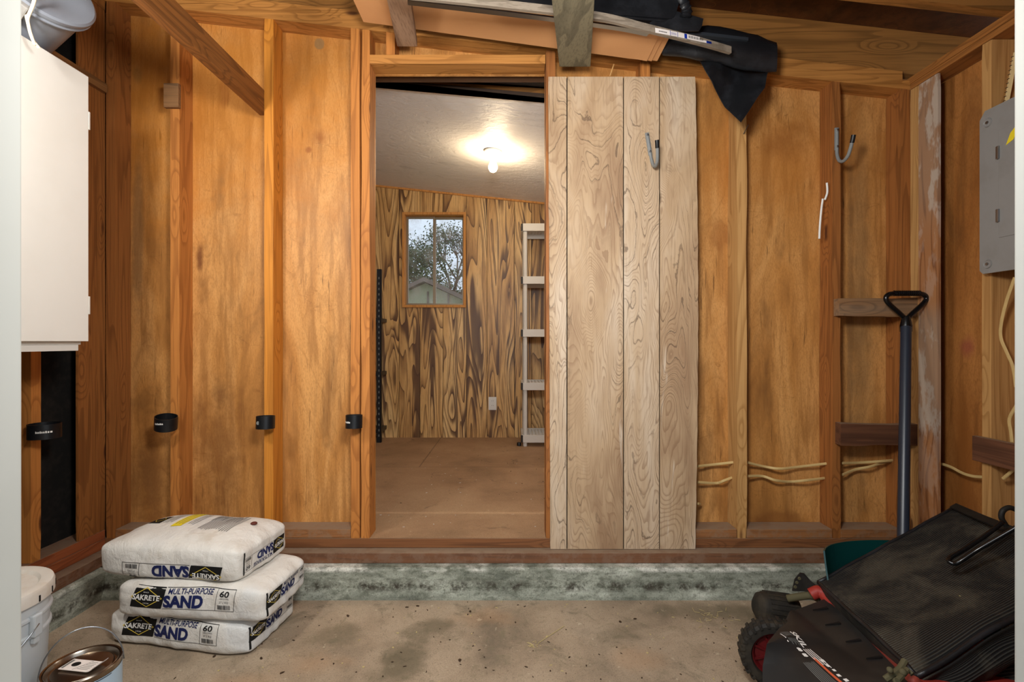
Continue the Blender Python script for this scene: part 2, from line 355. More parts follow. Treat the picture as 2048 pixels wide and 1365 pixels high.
def empty(name, loc, label, cat, group=None, rz=0):
    o = bpy.data.objects.new(name, None); o.empty_display_size = .05; o.location = loc; o.rotation_euler = (0, 0, rz); C.objects.link(o)
    return tag(o, label, cat, group)
def B(): return bmesh.new()
def hexa(bm, pts, mi=0):
    v = [bm.verts.new(p) for p in pts]
    for f in ((0,1,2,3),(4,7,6,5),(0,4,5,1),(1,5,6,2),(2,6,7,3),(3,7,4,0)):
        bm.faces.new([v[i] for i in f]).material_index = mi
    return v
def box(bm, x0, x1, y0, y1, z0, z1, mi=0, bev=0):
    if bev:
        t = B(); box(t, x0, x1, y0, y1, z0, z1, mi); bmesh.ops.bevel(t, geom=t.edges[:], offset=bev, segments=2, affect='EDGES', profile=.6)
        for f in t.faces: f.material_index = mi
        merge(bm, t); return
    hexa(bm, [(x0,y0,z0),(x1,y0,z0),(x1,y1,z0),(x0,y1,z0),(x0,y0,z1),(x1,y0,z1),(x1,y1,z1),(x0,y1,z1)], mi)
def merge(bm, t, M4=None):
    if M4 is not None: t.transform(M4)
    me = bpy.data.meshes.new('t'); t.to_mesh(me); t.free(); bm.from_mesh(me); bpy.data.meshes.remove(me)
def tube(bm, pts, r, seg=8, cap=True, mi=0, flat_=None):
    pts = [Vector(p) for p in pts]; rings = []; n = len(pts); up = None
    for i, p in enumerate(pts):
        d = (pts[min(i+1, n-1)] - pts[max(i-1, 0)]).normalized()
        if up is None: up = Vector((0,0,1)) if abs(d.z) < .9 else Vector((0,1,0))
        a = d.cross(up).normalized(); b = a.cross(d).normalized(); up = b
        rr = r[i] if isinstance(r, (list, tuple)) else r
        k = flat_ or 1
        rings.append([bm.verts.new(p + a*math.cos(t*2*math.pi/seg)*rr + b*math.sin(t*2*math.pi/seg)*rr*k) for t in range(seg)])
    for i in range(n-1):
        for t in range(seg): bm.faces.new((rings[i][t], rings[i][(t+1)%seg], rings[i+1][(t+1)%seg], rings[i+1][t])).material_index = mi
    if cap: bm.faces.new(rings[0][::-1]).material_index = mi; bm.faces.new(rings[-1]).material_index = mi
def smoothp(pts, k=6):
    pts = [Vector(p) for p in pts]; out = []
    for i in range(len(pts)-1):
        p0, p1, p2, p3 = pts[max(i-1,0)], pts[i], pts[i+1], pts[min(i+2, len(pts)-1)]
        for j in range(k):
            t = j/k; out.append(.5*((2*p1) + (p2-p0)*t + (2*p0-5*p1+4*p2-p3)*t*t + (3*p1-p0-3*p2+p3)*t**3))
    return out + [pts[-1]]
def lathe(bm, prof, seg=48, c=(0,0,0), mi=0):
    rings = [[bm.verts.new((c[0]+r*math.cos(t*2*math.pi/seg), c[1]+r*math.sin(t*2*math.pi/seg), c[2]+z)) for t in range(seg)] if r > 1e-6 else [bm.verts.new((c[0],c[1],c[2]+z))] for r, z in prof]
    for a, b in zip(rings, rings[1:]):
        for t in range(seg):
            u = (t+1) % seg
            if len(a) == 1 and len(b) == 1: continue
            if len(a) == 1: f = bm.faces.new((a[0], b[u], b[t]))
            elif len(b) == 1: f = bm.faces.new((a[t], a[u], b[0]))
            else: f = bm.faces.new((a[t], a[u], b[u], b[t]))
            f.material_index = mi
def poly_prism(bm, pts, n, t, mi=0):
    """closed polygon (3-D points) extruded by vector n*t"""
    n = Vector(n).normalized()*t; a = [bm.verts.new(p) for p in pts]; b = [bm.verts.new(Vector(p)+n) for p in pts]
    bm.faces.new(a).material_index = mi; bm.faces.new(b[::-1]).material_index = mi
    for i in range(len(a)):
        j = (i+1) % len(a); bm.faces.new((a[i], b[i], b[j], a[j])).material_index = mi
def grid_cut(bm, pitch, axes=(0, 1)):
    for ax in axes:
        vs = [v.co[ax] for v in bm.verts]
        if not vs: return
        lo, hi = min(vs), max(vs); k = math.floor(lo/pitch)+1
        while k*pitch < hi:
            no = Vector((0,0,0)); no[ax] = 1; co = Vector((0,0,0)); co[ax] = k*pitch
            bmesh.ops.bisect_plane(bm, geom=bm.verts[:]+bm.edges[:]+bm.faces[:], plane_co=co, plane_no=no, dist=1e-6); k += 1
def text_bm(s, size, sx=1, shear=0, bold=0, x=0, y=0, align='LEFT'):
    cu = bpy.data.curves.new('t', 'FONT'); cu.body = s; cu.size = size; cu.shear = shear; cu.offset = bold; cu.align_x = align; cu.resolution_u = 3
    o = bpy.data.objects.new('t', cu); me = bpy.data.meshes.new_from_object(o); bm = B(); bm.from_mesh(me)
    bpy.data.meshes.remove(me); bpy.data.objects.remove(o); bpy.data.curves.remove(cu)
    for v in bm.verts: v.co = Vector((v.co.x*sx+x, v.co.y+y, 0))
    return bm
def rect_bm(x0, x1, y0, y1):
    bm = B(); bm.faces.new([bm.verts.new(p) for p in ((x0,y0,0),(x1,y0,0),(x1,y1,0),(x0,y1,0))]); return bm
def poly_bm(pts):
    bm = B(); bm.faces.new([bm.verts.new((*p, 0)) for p in pts]); return bm
def frame_bm(x0, x1, y0, y1, t):
    bm = B()
    for r in ((x0,x1,y0,y0+t),(x0,x1,y1-t,y1),(x0,x0+t,y0+t,y1-t),(x1-t,x1,y0+t,y1-t)):
        bm.faces.new([bm.verts.new(p) for p in ((r[0],r[2],0),(r[1],r[2],0),(r[1],r[3],0),(r[0],r[3],0))])
    return bm
def line_bm(pts, t, close=False):
    bm = B(); n = len(pts)
    for i in range(n if close else n-1):
        a = Vector((*pts[i], 0)); b = Vector((*pts[(i+1)%n], 0)); d = (b-a).normalized(); e = Vector((-d.y, d.x, 0))*t/2; a = a-d*t*.4; b = b+d*t*.4
        bm.faces.new([bm.verts.new(p) for p in (a-e, b-e, b+e, a+e)])
    return bm
def project(out, src, tree, O, U, V, eps=.0012, mi=0, pitch=.012, flip=False):
    """lay a flat print (src, in u,v) on a surface; U x V points outwards"""
    if flip: src.transform(Matrix.Rotation(math.pi, 4, 'Z'))
    if pitch: grid_cut(src, pitch)
    U = Vector(U).normalized(); V = Vector(V).normalized(); N = U.cross(V).normalized(); dead = []
    for v in src.verts:
        o = Vector(O) + U*v.co.x + V*v.co.y + N*.3
        h, nn, i, d = tree.ray_cast(o, -N, .6)
        if h is None: dead.append(v)
        else: v.co = h + N*eps
    bmesh.ops.delete(src, geom=dead, context='VERTS')
    for f in src.faces: f.material_index = mi
    merge(out, src)
def slope_box(bm, x0, x1, y0, y1, zf0, zf1, mi=0):
    """board following a roof slope: zf0/zf1 give bottom/top height at x"""
    hexa(bm, [(x0,y0,zf0(x0)),(x1,y0,zf0(x1)),(x1,y1,zf0(x1)),(x0,y1,zf0(x0)),(x0,y0,zf1(x0)),(x1,y0,zf1(x1)),(x1,y1,zf1(x1)),(x0,y1,zf1(x0))], mi)
def X2(px): return (px-1024)/472.0
# ------------------------------------------------------------------ the shed shell
Y0, Y1 = 2.1, 2.189           # stud faces, plywood
XL, XR = -1.725, 1.69         # inner faces of the side walls
ZP = .24                      # top of bottom plate
def ztop(x): return CZ+1.068+.1105*(1.682-x)
def struct(name, bm, mat, **k):
    o = obj(name, bm, mat, **k); o['kind'] = 'structure'; return o
bm = B(); box(bm, -4, 4, -3, 2.02, -.1, 0); struct('floor', bm, M['concrete'])
bm = B()
OX0, OX1 = X2(738), X2(1092)
zhd = CZ+(682-108)/472
def wallpoly(x0, x1, z0, zf):
    slope_box(bm, x0, x1, Y1, Y1+.012, lambda x: z0, zf)
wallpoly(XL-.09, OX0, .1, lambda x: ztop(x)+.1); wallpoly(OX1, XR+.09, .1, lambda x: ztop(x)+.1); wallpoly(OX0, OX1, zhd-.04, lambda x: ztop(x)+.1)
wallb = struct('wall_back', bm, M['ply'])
bm = B(); box(bm, XL-.1, XL-.089, .6, 2.2, .1, 2.75); wl = struct('wall_left', bm, M['black_paper'])
bm = B(); box(bm, XR+.089, XR+.101, .6, 2.2, .1, CZ+1.066); wr = struct('wall_right', bm, M['ply_r'])
def stud(parent, x0, x1, y0, y1, z0, z1, mat, wob=.0016, label=None, name='stud', seed=0):
    """upright with slightly waney edges; z1 may be a function of x"""
    bm = B(); n = 30; rings = []
    zf = z1 if callable(z1) else (lambda x: z1)
    for i in range(n+1):
        t = i/n; r = []
        for (x, y) in ((x0,y0),(x1,y0),(x1,y1),(x0,y1)):
            z = z0+(zf(x)-z0)*t
            o = noise.noise(Vector((x*37+seed, y*41, z*3.2)))*wob
            r.append(bm.verts.new((x+o, y+abs(o)*.5*(1 if y == y0 else 0), z)))
        rings.append(r)
    for a, b in zip(rings, rings[1:]):
        for k in range(4): bm.faces.new((a[k], a[(k+1)%4], b[(k+1)%4], b[k]))
    bm.faces.new(rings[0]); bm.faces.new(rings[-1][::-1])
    long = [e for e in bm.edges if abs(e.verts[0].co.z-e.verts[1].co.z) > .01]
    bmesh.ops.bevel(bm, geom=long, offset=.0025, segments=2, affect='EDGES')
    o = obj(name, bm, mat, parent)
    if label: o['label'] = label
    return o
zt = lambda x: ztop(x)
studs = [(211,229,'stud_red',.001),(340,358,'stud',.0015),(528,546,'stud_gold',.0015),(701,719,'stud',.002),(722,739,'stud',.004),
         (1092,1111,'stud_red',.001),(1282,1301,'stud',.001),(1475,1494,'stud_pale',.006),(1666,1682,'stud_red',.004),(1804,1822,'stud_red',.001)]
for i, (a, b, m, wb) in enumerate(studs):
    stud(wallb, X2(a), X2(b), Y0, Y1-.001, .202, zt, M[m], wb, seed=i*3)
stud(wallb, X2(771), X2(789), Y0+.002, Y1-.001, zhd+.001, zt, M['stud'], name='cripple_stud', seed=4)
bm = B(); box(bm, OX0+.002, OX1-.002, Y0, Y1, zhd-.038, zhd, bev=.002); obj('door_header', bm, M['stud_x'], wallb)
bm = B(); slope_box(bm, XL-.089, XR+.0, Y0, Y1, ztop, lambda x: ztop(x)+.038); obj('top_plate', bm, M['stud_x'], wallb)
bm = B(); slope_box(bm, XL-.089, 1.66, Y0+.004, Y1, lambda x: ztop(x)+.0385, lambda x: ztop(x)+.077); obj('top_plate', bm, M['stud_x'], wallb)
for a, b in ((229,340),(358,528),(546,701),(1111,1282),(1301,1475),(1494,1666),(1682,1804)):
    bm = B(); box(bm, X2(a)+.001, X2(b)-.001, Y0+.001, Y1-.001, .203, ZP, bev=.002)
    o = obj('bottom_plate', bm, lumber('plate_dusty', '#986030', '#663c1a', axis='x', dust='#8c6a4e') if a == 229 else bpy.data.materials['plate_dusty'], wallb)
bm = B(); box(bm, XL-.089, XR+.089, Y0, Y1, .162, .2015, bev=.002); obj('rim_board', bm, M['rim_x'], wallb)
bm = B(); box(bm, XL-.089, XR+.089, 2.05, Y1, .118, .161, bev=.003); obj('sill', bm, M['sill_x'], wallb)
bm = B()
for pts in ([(1655,366),(1656,385),(1651,400)],[(1647,398),(1644,420),(1641,455),(1640,478)]):
    tube(bm, smoothp([P(x, y, 2.11+.0005) for x, y in pts]), .0045, 6)
bmesh.ops.translate(bm, verts=bm.verts[:], vec=(-.003,0,0)); o = obj('paint_drip', bm, M['whiteink'], wallb, smooth='all'); o['label'] = 'white drips running down the stud'
# scraps nailed to the back wall
bm = B(); a = P(328,167,2.085); b = P(358,215,2.085)
box(bm, a.x, b.x-.001, 2.082, 2.0985, b.z, a.z, bev=.001); o = obj('scrap_block', bm, M['block'], wallb); o['label'] = 'small weathered scrap of wood nailed to the stud'
def board_px(name, x0, x1, y0, y1, D, th, mat, parent, label=None, segs=1, wob=0):
    a = P(x0, y0, D); b = P(x1, y1, D); bm = B(); n = 24; rings = []
    for i in range(n+1):
        t = i/n; x = a.x+(b.x-a.x)*t; r = []
        for (y, z) in ((D, b.z), (D, a.z), (D+th, a.z), (D+th, b.z)):
            o = noise.noise(Vector((x*9, y*13, z*11)))*wob; r.append(bm.verts.new((x, y, z+o)))
        rings.append(r)
    for p, q in zip(rings, rings[1:]):
        for k in range(4): bm.faces.new((p[k], p[(k+1)%4], q[(k+1)%4], q[k]))
    bm.faces.new(rings[0]); bm.faces.new(rings[-1][::-1])
    o = obj(name, bm, mat, parent)
    if label: o['label'] = label
    return o
board_px('blocking', 1679, 1840, 597, 633, 2.062, .037, M['block'], wallb, 'weathered grey brown blocking board behind the shovel grip', wob=.005)
board_px('blocking', 1682, 1842, 849, 892, 2.062, .037, M['block_dark'], wallb, 'dark reddish blocking board low in the right bay', wob=.006)
# left wall framing
for (y0, y1, m, lb) in ((1.97,2.059,'stud_red',None),(2.06,2.0995,'stud_red',None),(1.775,1.813,'stud',None),(1.30,1.34,'stud',None)):
    stud(wl, XL-(.088 if y0 < 1.9 else .011), XL-.0005, y0, y1, ZP+.001 if y1 > 1.9 else ZP+.001, 2.44, M[m], .001, seed=y0*9)
bm = B(); box(bm, XL-.088, XL, .6, 2.099, .203, ZP, bev=.002); obj('bottom_plate', bm, M['rim_y'], wl)
bm = B(); box(bm, XL-.088, XL, .6, 2.099, .162, .202, bev=.002); obj('rim_board', bm, M['rim_y'], wl)
bm = B(); box(bm, XL-.088, XL+.05, .6, 2.05, .118, .161, bev=.003); obj('sill', bm, M['sill_y'], wl)
bm = B(); box(bm, XL-.088, XL, .6, 2.099, 2.442, 2.54, bev=.002); obj('top_plate', bm, M['stud_y'], wl)
bm = B(); box(bm, XL+.001, XL+.02, .7, 2.085, CZ+1.045, CZ+1.083, bev=.001); obj('ledger_strip', bm, M['ledger'], wl)
# right wall framing
stud(wr, XR, XR+.03, 2.059, 2.0995, ZP+.001, CZ+1.064, M['stud_pale'], .001, seed=31)
stud(wr, XR, XR+.012, 1.964, 2.058, ZP+.001, CZ+1.064, M['smear'], .001, 'smeared with old white paint', seed=32)
stud(wr, XR, XR+.088, 1.745, 1.78, ZP+.001, CZ+1.064, M['stud_pale'], .001, seed=33)
stud(wr, XR, XR+.088, 1.34, 1.378, ZP+.001, CZ+1.064, M['stud'], .001, seed=34)
bm = B(); box(bm, XR, XR+.088, .6, 2.099, .203, ZP, bev=.002); obj('bottom_plate', bm, M['rim_y'], wr)
bm = B(); box(bm, XR, XR+.088, .6, 2.099, .162, .202, bev=.002); obj('rim_board', bm, M['rim_y'], wr)
bm = B(); box(bm, XR-.05, XR+.088, .6, 2.05, .118, .161, bev=.003); obj('sill', bm, M['sill_y'], wr)
bm = B(); box(bm, XR-.001, XR+.088, .6, 2.099, CZ+1.066, CZ+1.09, bev=.002); box(bm, XR-.003, XR+.088, .6, 2.12, CZ+1.0905, CZ+1.118, bev=.002); obj('top_plate', bm, M['stud_y'], wr)
bm = B(); box(bm, 1.668, XR-.0005, 1.1, 1.795, CZ-.432, CZ-.343, bev=.002); o = obj('nailing_board', bm, M['block_dark_y'], wr); o['label'] = 'dark reddish board nailed across the right wall studs'
# concrete curb round the slab
bm = B()
def curb_sec(pts2, A, Bp, nrm):  # section (out, z) swept from A to Bp
    ra = [bm.verts.new(Vector(A)+Vector(nrm)*o+Vector((0,0,z))) for o, z in pts2]; rb = [bm.verts.new(Vector(Bp)+Vector(nrm)*o+Vector((0,0,z))) for o, z in pts2]
    for i in range(len(ra)):
        j = (i+1) % len(ra); bm.faces.new((ra[i], ra[j], rb[j], rb[i]))
    bm.faces.new(ra); bm.faces.new(rb[::-1])
sec = [(-.09,-.05),(-.09,.1175),(.085,.1175),(.092,.108),(.098,.04),(.115,.012),(.125,-.05)]
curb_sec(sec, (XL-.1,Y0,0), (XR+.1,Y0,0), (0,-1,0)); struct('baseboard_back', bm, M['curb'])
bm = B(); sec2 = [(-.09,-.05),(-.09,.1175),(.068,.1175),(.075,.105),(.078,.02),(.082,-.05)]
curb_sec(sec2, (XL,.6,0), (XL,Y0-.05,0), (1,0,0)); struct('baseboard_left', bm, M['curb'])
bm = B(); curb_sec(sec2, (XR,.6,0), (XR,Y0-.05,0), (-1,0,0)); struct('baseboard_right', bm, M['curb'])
# roof: rim joist over the wall, rafter, deck
zr = lambda x: ztop(x)+.078
bm = B(); slope_box(bm, -2.0, 2.6, .55, 2.16, lambda x: zr(x)+.186, lambda x: zr(x)+.2); ceil = struct('ceiling', bm, M['roof'])
bm = B(); slope_box(bm, -2.0, 1.99, 2.12, 2.158, zr, lambda x: zr(x)+.185); obj('rafter', bm, M['rafter'], ceil)
bm = B(); slope_box(bm, -2.0, 2.2, 1.67, 1.708, lambda x: zr(x)-.03, lambda x: zr(x)+.185); obj('rafter', bm, M['rafter'], ceil)
bm = B(); slope_box(bm, -2.0, 2.2, 1.262, 1.3, lambda x: zr(x)-.03, lambda x: zr(x)+.185); obj('rafter', bm, M['rafter'], ceil)
# front wall with the opening the photograph is taken through
bm = B()
for x0, x1 in ((-2.0,-.653),(.669,2.0)): box(bm, x0, x1, .62, .66, -.0, 2.62, bev=.003)
box(bm, -.653, .669, .62, .66, 2.3, 2.62); struct('wall_front', bm, M['jamb'])
# level tie from the second stud towards the front
bm = B(); box(bm, X2(528)-.0385, X2(528)-.001, .66, 2.14, CZ+.975, CZ+1.066, bev=.002); o = obj('tie_joist', bm, M['brace'], ceil); o['label'] = 'dark brown level timber running forward from the second stud'
# ------------------------------------------------------------------ the room beyond the doorway
ZF = .197; YB = 4.32
cz2 = lambda x: CZ+1.237-.105*x
bm = B(); box(bm, -2.2, 2.2, Y1+.012, YB+.1, ZF-.03, ZF); box(bm, OX0+.001, OX1-.001, Y0+.001, Y1+.012, .2025, ZF+.006) ; fl2 = struct('floor_room', bm, M['subfloor'])
g = [-2.2,-1.6,-1.38,-1.19, (798-1024)/F*YB, (840-1024)/F*YB, (886-1024)/F*YB, (933-1024)/F*YB, (974-1024)/F*YB, (1029-1024)/F*YB, (1063-1024)/F*YB, .34, .55, .8, 1.2, 1.7, 2.2]
wx0, wx1 = (809-1024)/F*YB, (928-1024)/F*YB; wz0, wz1 = CZ+(682-611)/F*YB, CZ+(682-429)/F*YB
bm = B(); pid = []
def panel(x0, x1, z0, zf, k):
    n0 = len(bm.faces); slope_box(bm, x0+.002, x1-.002, YB, YB+.012, lambda x: z0, zf); pid.extend([k]*(len(bm.faces)-n0))
for k, (a, b) in enumerate(zip(g, g[1:])):
    segs = sorted(set([a, b] + [q for q in (wx0, wx1) if a < q < b]))
    for p, q in zip(segs, segs[1:]):
        mid = (p+q)/2
        pa = p if p == a else p-.002; qb = q if q == b else q+.002
        if wx0 < mid < wx1:
            panel(pa, qb, ZF, lambda x: wz0, k*.77+.3); panel(pa, qb, wz1, lambda x: cz2(x)+.05, k*.77+.3)
        else: panel(pa, qb, ZF, lambda x: cz2(x)+.05, k*.77+.3)
n0 = len(bm.faces)
for (x0, x1, z0, z1) in ((-2.2, wx0, ZF, 3), (wx1, 2.2, ZF, 3), (wx0, wx1, ZF, wz0), (wx0, wx1, wz1, 3)): box(bm, x0, x1, YB+.0125, YB+.03, z0, z1, 1)
pid.extend([0]*(len(bm.faces)-n0))
wb2 = struct('wall_room_back', bm, [M['zebra'], M['dark']])
at = wb2.data.attributes.new('pid', 'FLOAT', 'FACE'); at.data.foreach_set('value', pid)
bm = B(); slope_box(bm, -2.2, 2.2, YB-.012, YB-.001, lambda x: cz2(x)-.016, lambda x: cz2(x)); struct('trim_1', bm, M['casing'])
bm = B(); slope_box(bm, -2.2, 2.2, 2.515, YB+.03, cz2, lambda x: cz2(x)+.02); struct('ceiling_room', bm, M['plaster'])
bm = B(); box(bm, -2.2, -2.17, 2.2, YB+.03, ZF, 2.9); struct('wall_room_left', bm, M['zebra'])
bm = B(); box(bm, 2.17, 2.2, 2.2, YB+.03, ZF, 2.9); struct('wall_room_right', bm, M['zebra'])
bm = B(); slope_box(bm, -2.2, 2.2, 2.478, 2.514, lambda x: cz2(x)-.002, lambda x: CZ+1.253-.08*x); struct('trim_2', bm, flat('black_fascia', '#3a2d24', .8, var=.4, var_col='#4a3a2c'))
bm = B(); slope_box(bm, -2.2, 2.2, 2.5145, 2.56, lambda x: cz2(x)+.021, lambda x: CZ+1.293-.059*x); struct('trim_3', bm, M['rafter'])
bm = B(); slope_box(bm, -2.2, 2.2, 2.62, 2.63, lambda x: cz2(x)+.021, lambda x: CZ+1.7); struct('trim_4', bm, flat('pale_blue_board', '#c4c9ce', .6))
bm = B(); box(bm, -2.2, 2.2, 2.28, 2.318, CZ+1.212, CZ+1.6); struct('trim_5', bm, flat('dark_beam', '#6a4c34', .8, var=.4, var_col='#3a281a'))
bm = B(); box(bm, -2.2, 2.2, 2.16, 2.64, CZ+1.71, CZ+1.72); struct('ceiling_upper', bm, M['roof'])
# window
win = empty('window_1', ((wx0+wx1)/2, YB, wz0), 'two-pane sliding window with light wood casing in the back room', 'window'); win['kind'] = 'structure'; del win['category']
bm = B(); c = .018
for (x0,x1,z0,z1) in ((wx0-c,wx1+c,wz1-.004,wz1+c),(wx0-c,wx1+c,wz0-c,wz0+.004),(wx0-c,wx0+.004,wz0,wz1),(wx1-.004,wx1+c,wz0,wz1)): box(bm, x0, x1, YB-.018, YB-.001, z0, z1, bev=.002)
for (x0,x1,z0,z1) in ((wx0,wx1,wz1-.006,wz1),(wx0,wx1,wz0,wz0+.006),(wx0,wx0+.006,wz0,wz1),(wx1-.006,wx1,wz0,wz1)): box(bm, x0, x1, YB-.001, YB+.1, z0, z1)
obj('casing', bm, M['casing'], win)
for (x0, x1, yy) in ((wx0+.006, (870-1024)/F*(YB+.05), YB+.05), ((868-1024)/F*(YB+.07), wx1-.006, YB+.075)):
    bm = B(); t = .017; z0, z1 = wz0+.006, wz1-.006
    for (a,b,c_,d) in ((x0,x1,z0,z0+t),(x0,x1,z1-t,z1),(x0,x0+t,z0+t,z1-t),(x1-t,x1,z0+t,z1-t)): box(bm, a, b, yy, yy+.018, c_, d)
    s_ = obj('sash', bm, M['alu'], win); bm = B(); box(bm, x0+t-.002, x1-t+.002, yy+.007, yy+.010, z0+t-.002, z1-t+.002); obj('pane', bm, M['glass'], s_)
# outlet
q = P(985, 807.5, YB-.001)
ot = empty('wall_outlet', (q.x, YB-.001, q.z), 'white duplex outlet on the dark panelling of the back room', 'outlet')
bm = B(); box(bm, q.x-.035, q.x+.035, YB-.007, YB-.001, q.z-.057, q.z+.057, bev=.003); obj('cover_plate', bm, M['outlet'], ot)
for dz in (-.02, .02):
    bm = B(); lathe(bm, [(0,.0015),(.016,.0015),(.017,0),(.017,-.002)], 20); bm.transform(Matrix.Translation((q.x, YB-.0072, q.z+dz)) @ Matrix.Rotation(math.pi/2, 4, 'X'))
    r_ = obj('receptacle', bm, M['outlet'], ot); bm = B()
    for sx in (-.006,.006): box(bm, q.x+sx-.001, q.x+sx+.001, YB-.0095, YB-.0088, q.z+dz-.001, q.z+dz+.008)
    obj('slot', bm, M['ink'], r_)
# ceiling bulb
L0 = Vector((-.125, 3.255, cz2(-.125)))
lp = empty('ceiling_lamp', L0, 'lit bare bulb in a white porcelain holder on the back room ceiling', 'lamp')
bm = B(); lathe(bm, [(0,0),(.058,-.0),(.06,-.012),(.05,-.02),(.03,-.03),(.027,-.05),(.02,-.052),(0,-.052)], 32, L0); obj('lamp_holder', bm, M['porc'], lp, smooth=True)
bm = B(); lathe(bm, [(.0135,-.045),(.014,-.06),(.022,-.08),(.03,-.1),(.029,-.118),(.02,-.134),(.008,-.14),(0,-.141)], 32, L0); bo = obj('bulb', bm, M['bulb'], lp, smooth='all')
lamp('bulb_light', 'POINT', L0+Vector((0,0,-.105)), 15, (1, .78, .5), .05)
bo.visible_shadow = True
# beige shelf unit
def shelfunit():
    Yf, Yb, x0, x1 = 3.94, 4.27, .075, .80
    r = empty('shelving_unit', ((x0+x1)/2, (Yf+Yb)/2, ZF), 'beige plastic five-tier shelving unit against the back room wall', 'shelf unit')
    zs = [CZ-(447+7-682)/F*Yf, CZ-(553+7-682)/F*Yf, CZ-(659+7-682)/F*Yf, CZ-(765+8-682)/F*Yf, CZ-(870+8-682)/F*Yf]
    for z in zs:
        bm = B(); h = .03
        box(bm, x0+.012, x1-.012, Yf, Yf+.02, z-h, z+h, bev=.002); box(bm, x0+.012, x1-.012, Yb-.02, Yb, z-h, z+h, bev=.002)
        box(bm, x0, x0+.02, Yf+.01, Yb-.01, z-h, z+h); box(bm, x1-.02, x1, Yf+.01, Yb-.01, z-h, z+h)
        k = x0+.035
        while k < x1-.03: box(bm, k, k+.007, Yf+.02, Yb-.02, z+h-.022, z+h-.006); k += .027
        k = Yf+.045
        while k < Yb-.03: box(bm, x0+.02, x1-.02, k, k+.006, z+h-.024, z+h-.008); k += .035
        sh = obj('shelf', bm, M['resin'], r)
        for xx in (x0-.004, x1-.012):
            bm = B(); box(bm, xx, xx+.016, Yf-.001, Yf+.021, z-h*.93, z+h*.93, bev=.002); obj('corner_cap', bm, M['resin_cap'], sh)
    for (x, y) in ((x0+.03,Yf+.03),(x1-.03,Yf+.03),(x0+.03,Yb-.03),(x1-.03,Yb-.03)):
        for za, zb in zip([ZF]+[z+.028 for z in reversed(zs[1:])], [z-.028 for z in reversed(zs)]):
            pass
        bm = B(); zz = sorted(zs); tube(bm, [(x,y,ZF),(x,y,zs[0]-.025)], .0175, 16); obj('post', bm, M['resin'], r, smooth=True)
shelfunit()
bm = B(); q = P(1038, 889, 3.98); lathe(bm, [(0,.028),(.014,.028),(.017,.024),(.017,0),(0,0)], 20, (q.x, 3.98, ZF)); tag(obj('plastic_cap', bm, M['black'], smooth=True), 'small black plastic cap on the back room floor beside the shelving foot', 'cap')
# black slotted shelf post at the left
r = empty('slotted_shelf', (-1.3,4.15,ZF), 'black slotted metal shelf seen as a sliver behind the left door jamb', 'shelf unit')
xx = (762-1024)/F*4.1
bm = B(); box(bm, xx-.035, xx, 4.1, 4.103, ZF, CZ+(682-538)/F*4.1); box(bm, xx-.003, xx, 4.1, 4.135, ZF, CZ+(682-538)/F*4.1); 
z = ZF+.05
while z < 1.58: box(bm, xx-.021, xx-.013, 4.098, 4.0997, z, z+.018, 1); z += .045
obj('post', bm, [M['black'], M['greyink']], r)
for z in (ZF+.08, .75, 1.2): bm = B(); box(bm, xx-.5, xx-.003, 4.104, 4.3, z, z+.03); obj('shelf', bm, M['black'], r)
# outdoors beyond the window
bm = B(); box(bm, -16, 10, 4.6, 40, -.3, -.2); struct('ground', bm, M['grass'])
hs = empty('house', (-2.4,13,-.2), 'pale house with a low gable seen through the back room window', 'house')
ap = P(851,562,13); hw = 4.2
bm = B(); poly_prism(bm, [(ap.x-hw,13,-.2),(ap.x+hw,13,-.2),(ap.x+hw,13,ap.z-hw*.47),(ap.x,13,ap.z-.06),(ap.x-hw,13,ap.z-hw*.47)], (0,1,0), 2.4); obj('wall', bm, M['stucco'], hs)
bm = B()
for sg in (-1, 1): hexa(bm, [(ap.x,12.75,ap.z-.04),(ap.x+sg*(hw+.3),12.75,ap.z-.04-(hw+.3)*.47),(ap.x+sg*(hw+.3),15.6,ap.z-.04-(hw+.3)*.47),(ap.x,15.6,ap.z-.04),(ap.x,12.75,ap.z+.07),(ap.x+sg*(hw+.3),12.75,ap.z+.07-(hw+.3)*.47),(ap.x+sg*(hw+.3),15.6,ap.z+.07-(hw+.3)*.47),(ap.x,15.6,ap.z+.07)])
obj('roof', bm, M['shingle'], hs)
bm = B()
for px in (856, 897): x = (px-1024)/F*13; box(bm, x-.02, x+.02, 12.97, 13, -.2, CZ+(682-583)/F*13)
obj('batten', bm, M['shingle'], hs)
tr = empty('tree', (-2.6,21,-.2), 'leafy tree rising behind the house, seen through the window', 'tree')
bm = B(); random.seed(3)
tube(bm, [(-2.6,21,-.2),(-2.7,21,1.6),(-2.5,21,3.2)], [.28,.22,.14], 8); tips = []
def branch(p, d, L, r, dep):
    q = p + d*L; tube(bm, [p, p+d*L*.5+Vector((random.uniform(-.05,.05),0,random.uniform(-.05,.05))), q], [r, r*.8, r*.6], 5)
    tips.append((q, dep))
    if dep:
        for _ in range(3): branch(q, (d+Vector((random.uniform(-.9,.9),random.uniform(-.5,.5),random.uniform(-.35,.7)))).normalized(), L*.72, r*.55, dep-1)
for _ in range(9): branch(Vector((-2.6,21,2.3)), Vector((random.uniform(-1.1,1.1),random.uniform(-.5,.5),random.uniform(.1,.9))).normalized(), 1.35, .08, 3)
obj('trunk', bm, M['bark'], tr)
bm = B()
for q, dep in tips:
    if dep > 1: continue
    k = 60 if q.z < 4.9 else 14
    for _ in range(k):
        c = q+Vector((random.gauss(0,.24),random.gauss(0,.2),random.gauss(-.05,.2))); a = Vector((random.uniform(-1,1),random.uniform(-1,1),random.uniform(-1,1))).normalized()*random.uniform(.04,.075); b = a.cross(Vector((random.uniform(-1,1),random.uniform(-1,1),.3))).normalized()*.028
        bm.faces.new([bm.verts.new(c+s) for s in (a, b, -a, -b)])
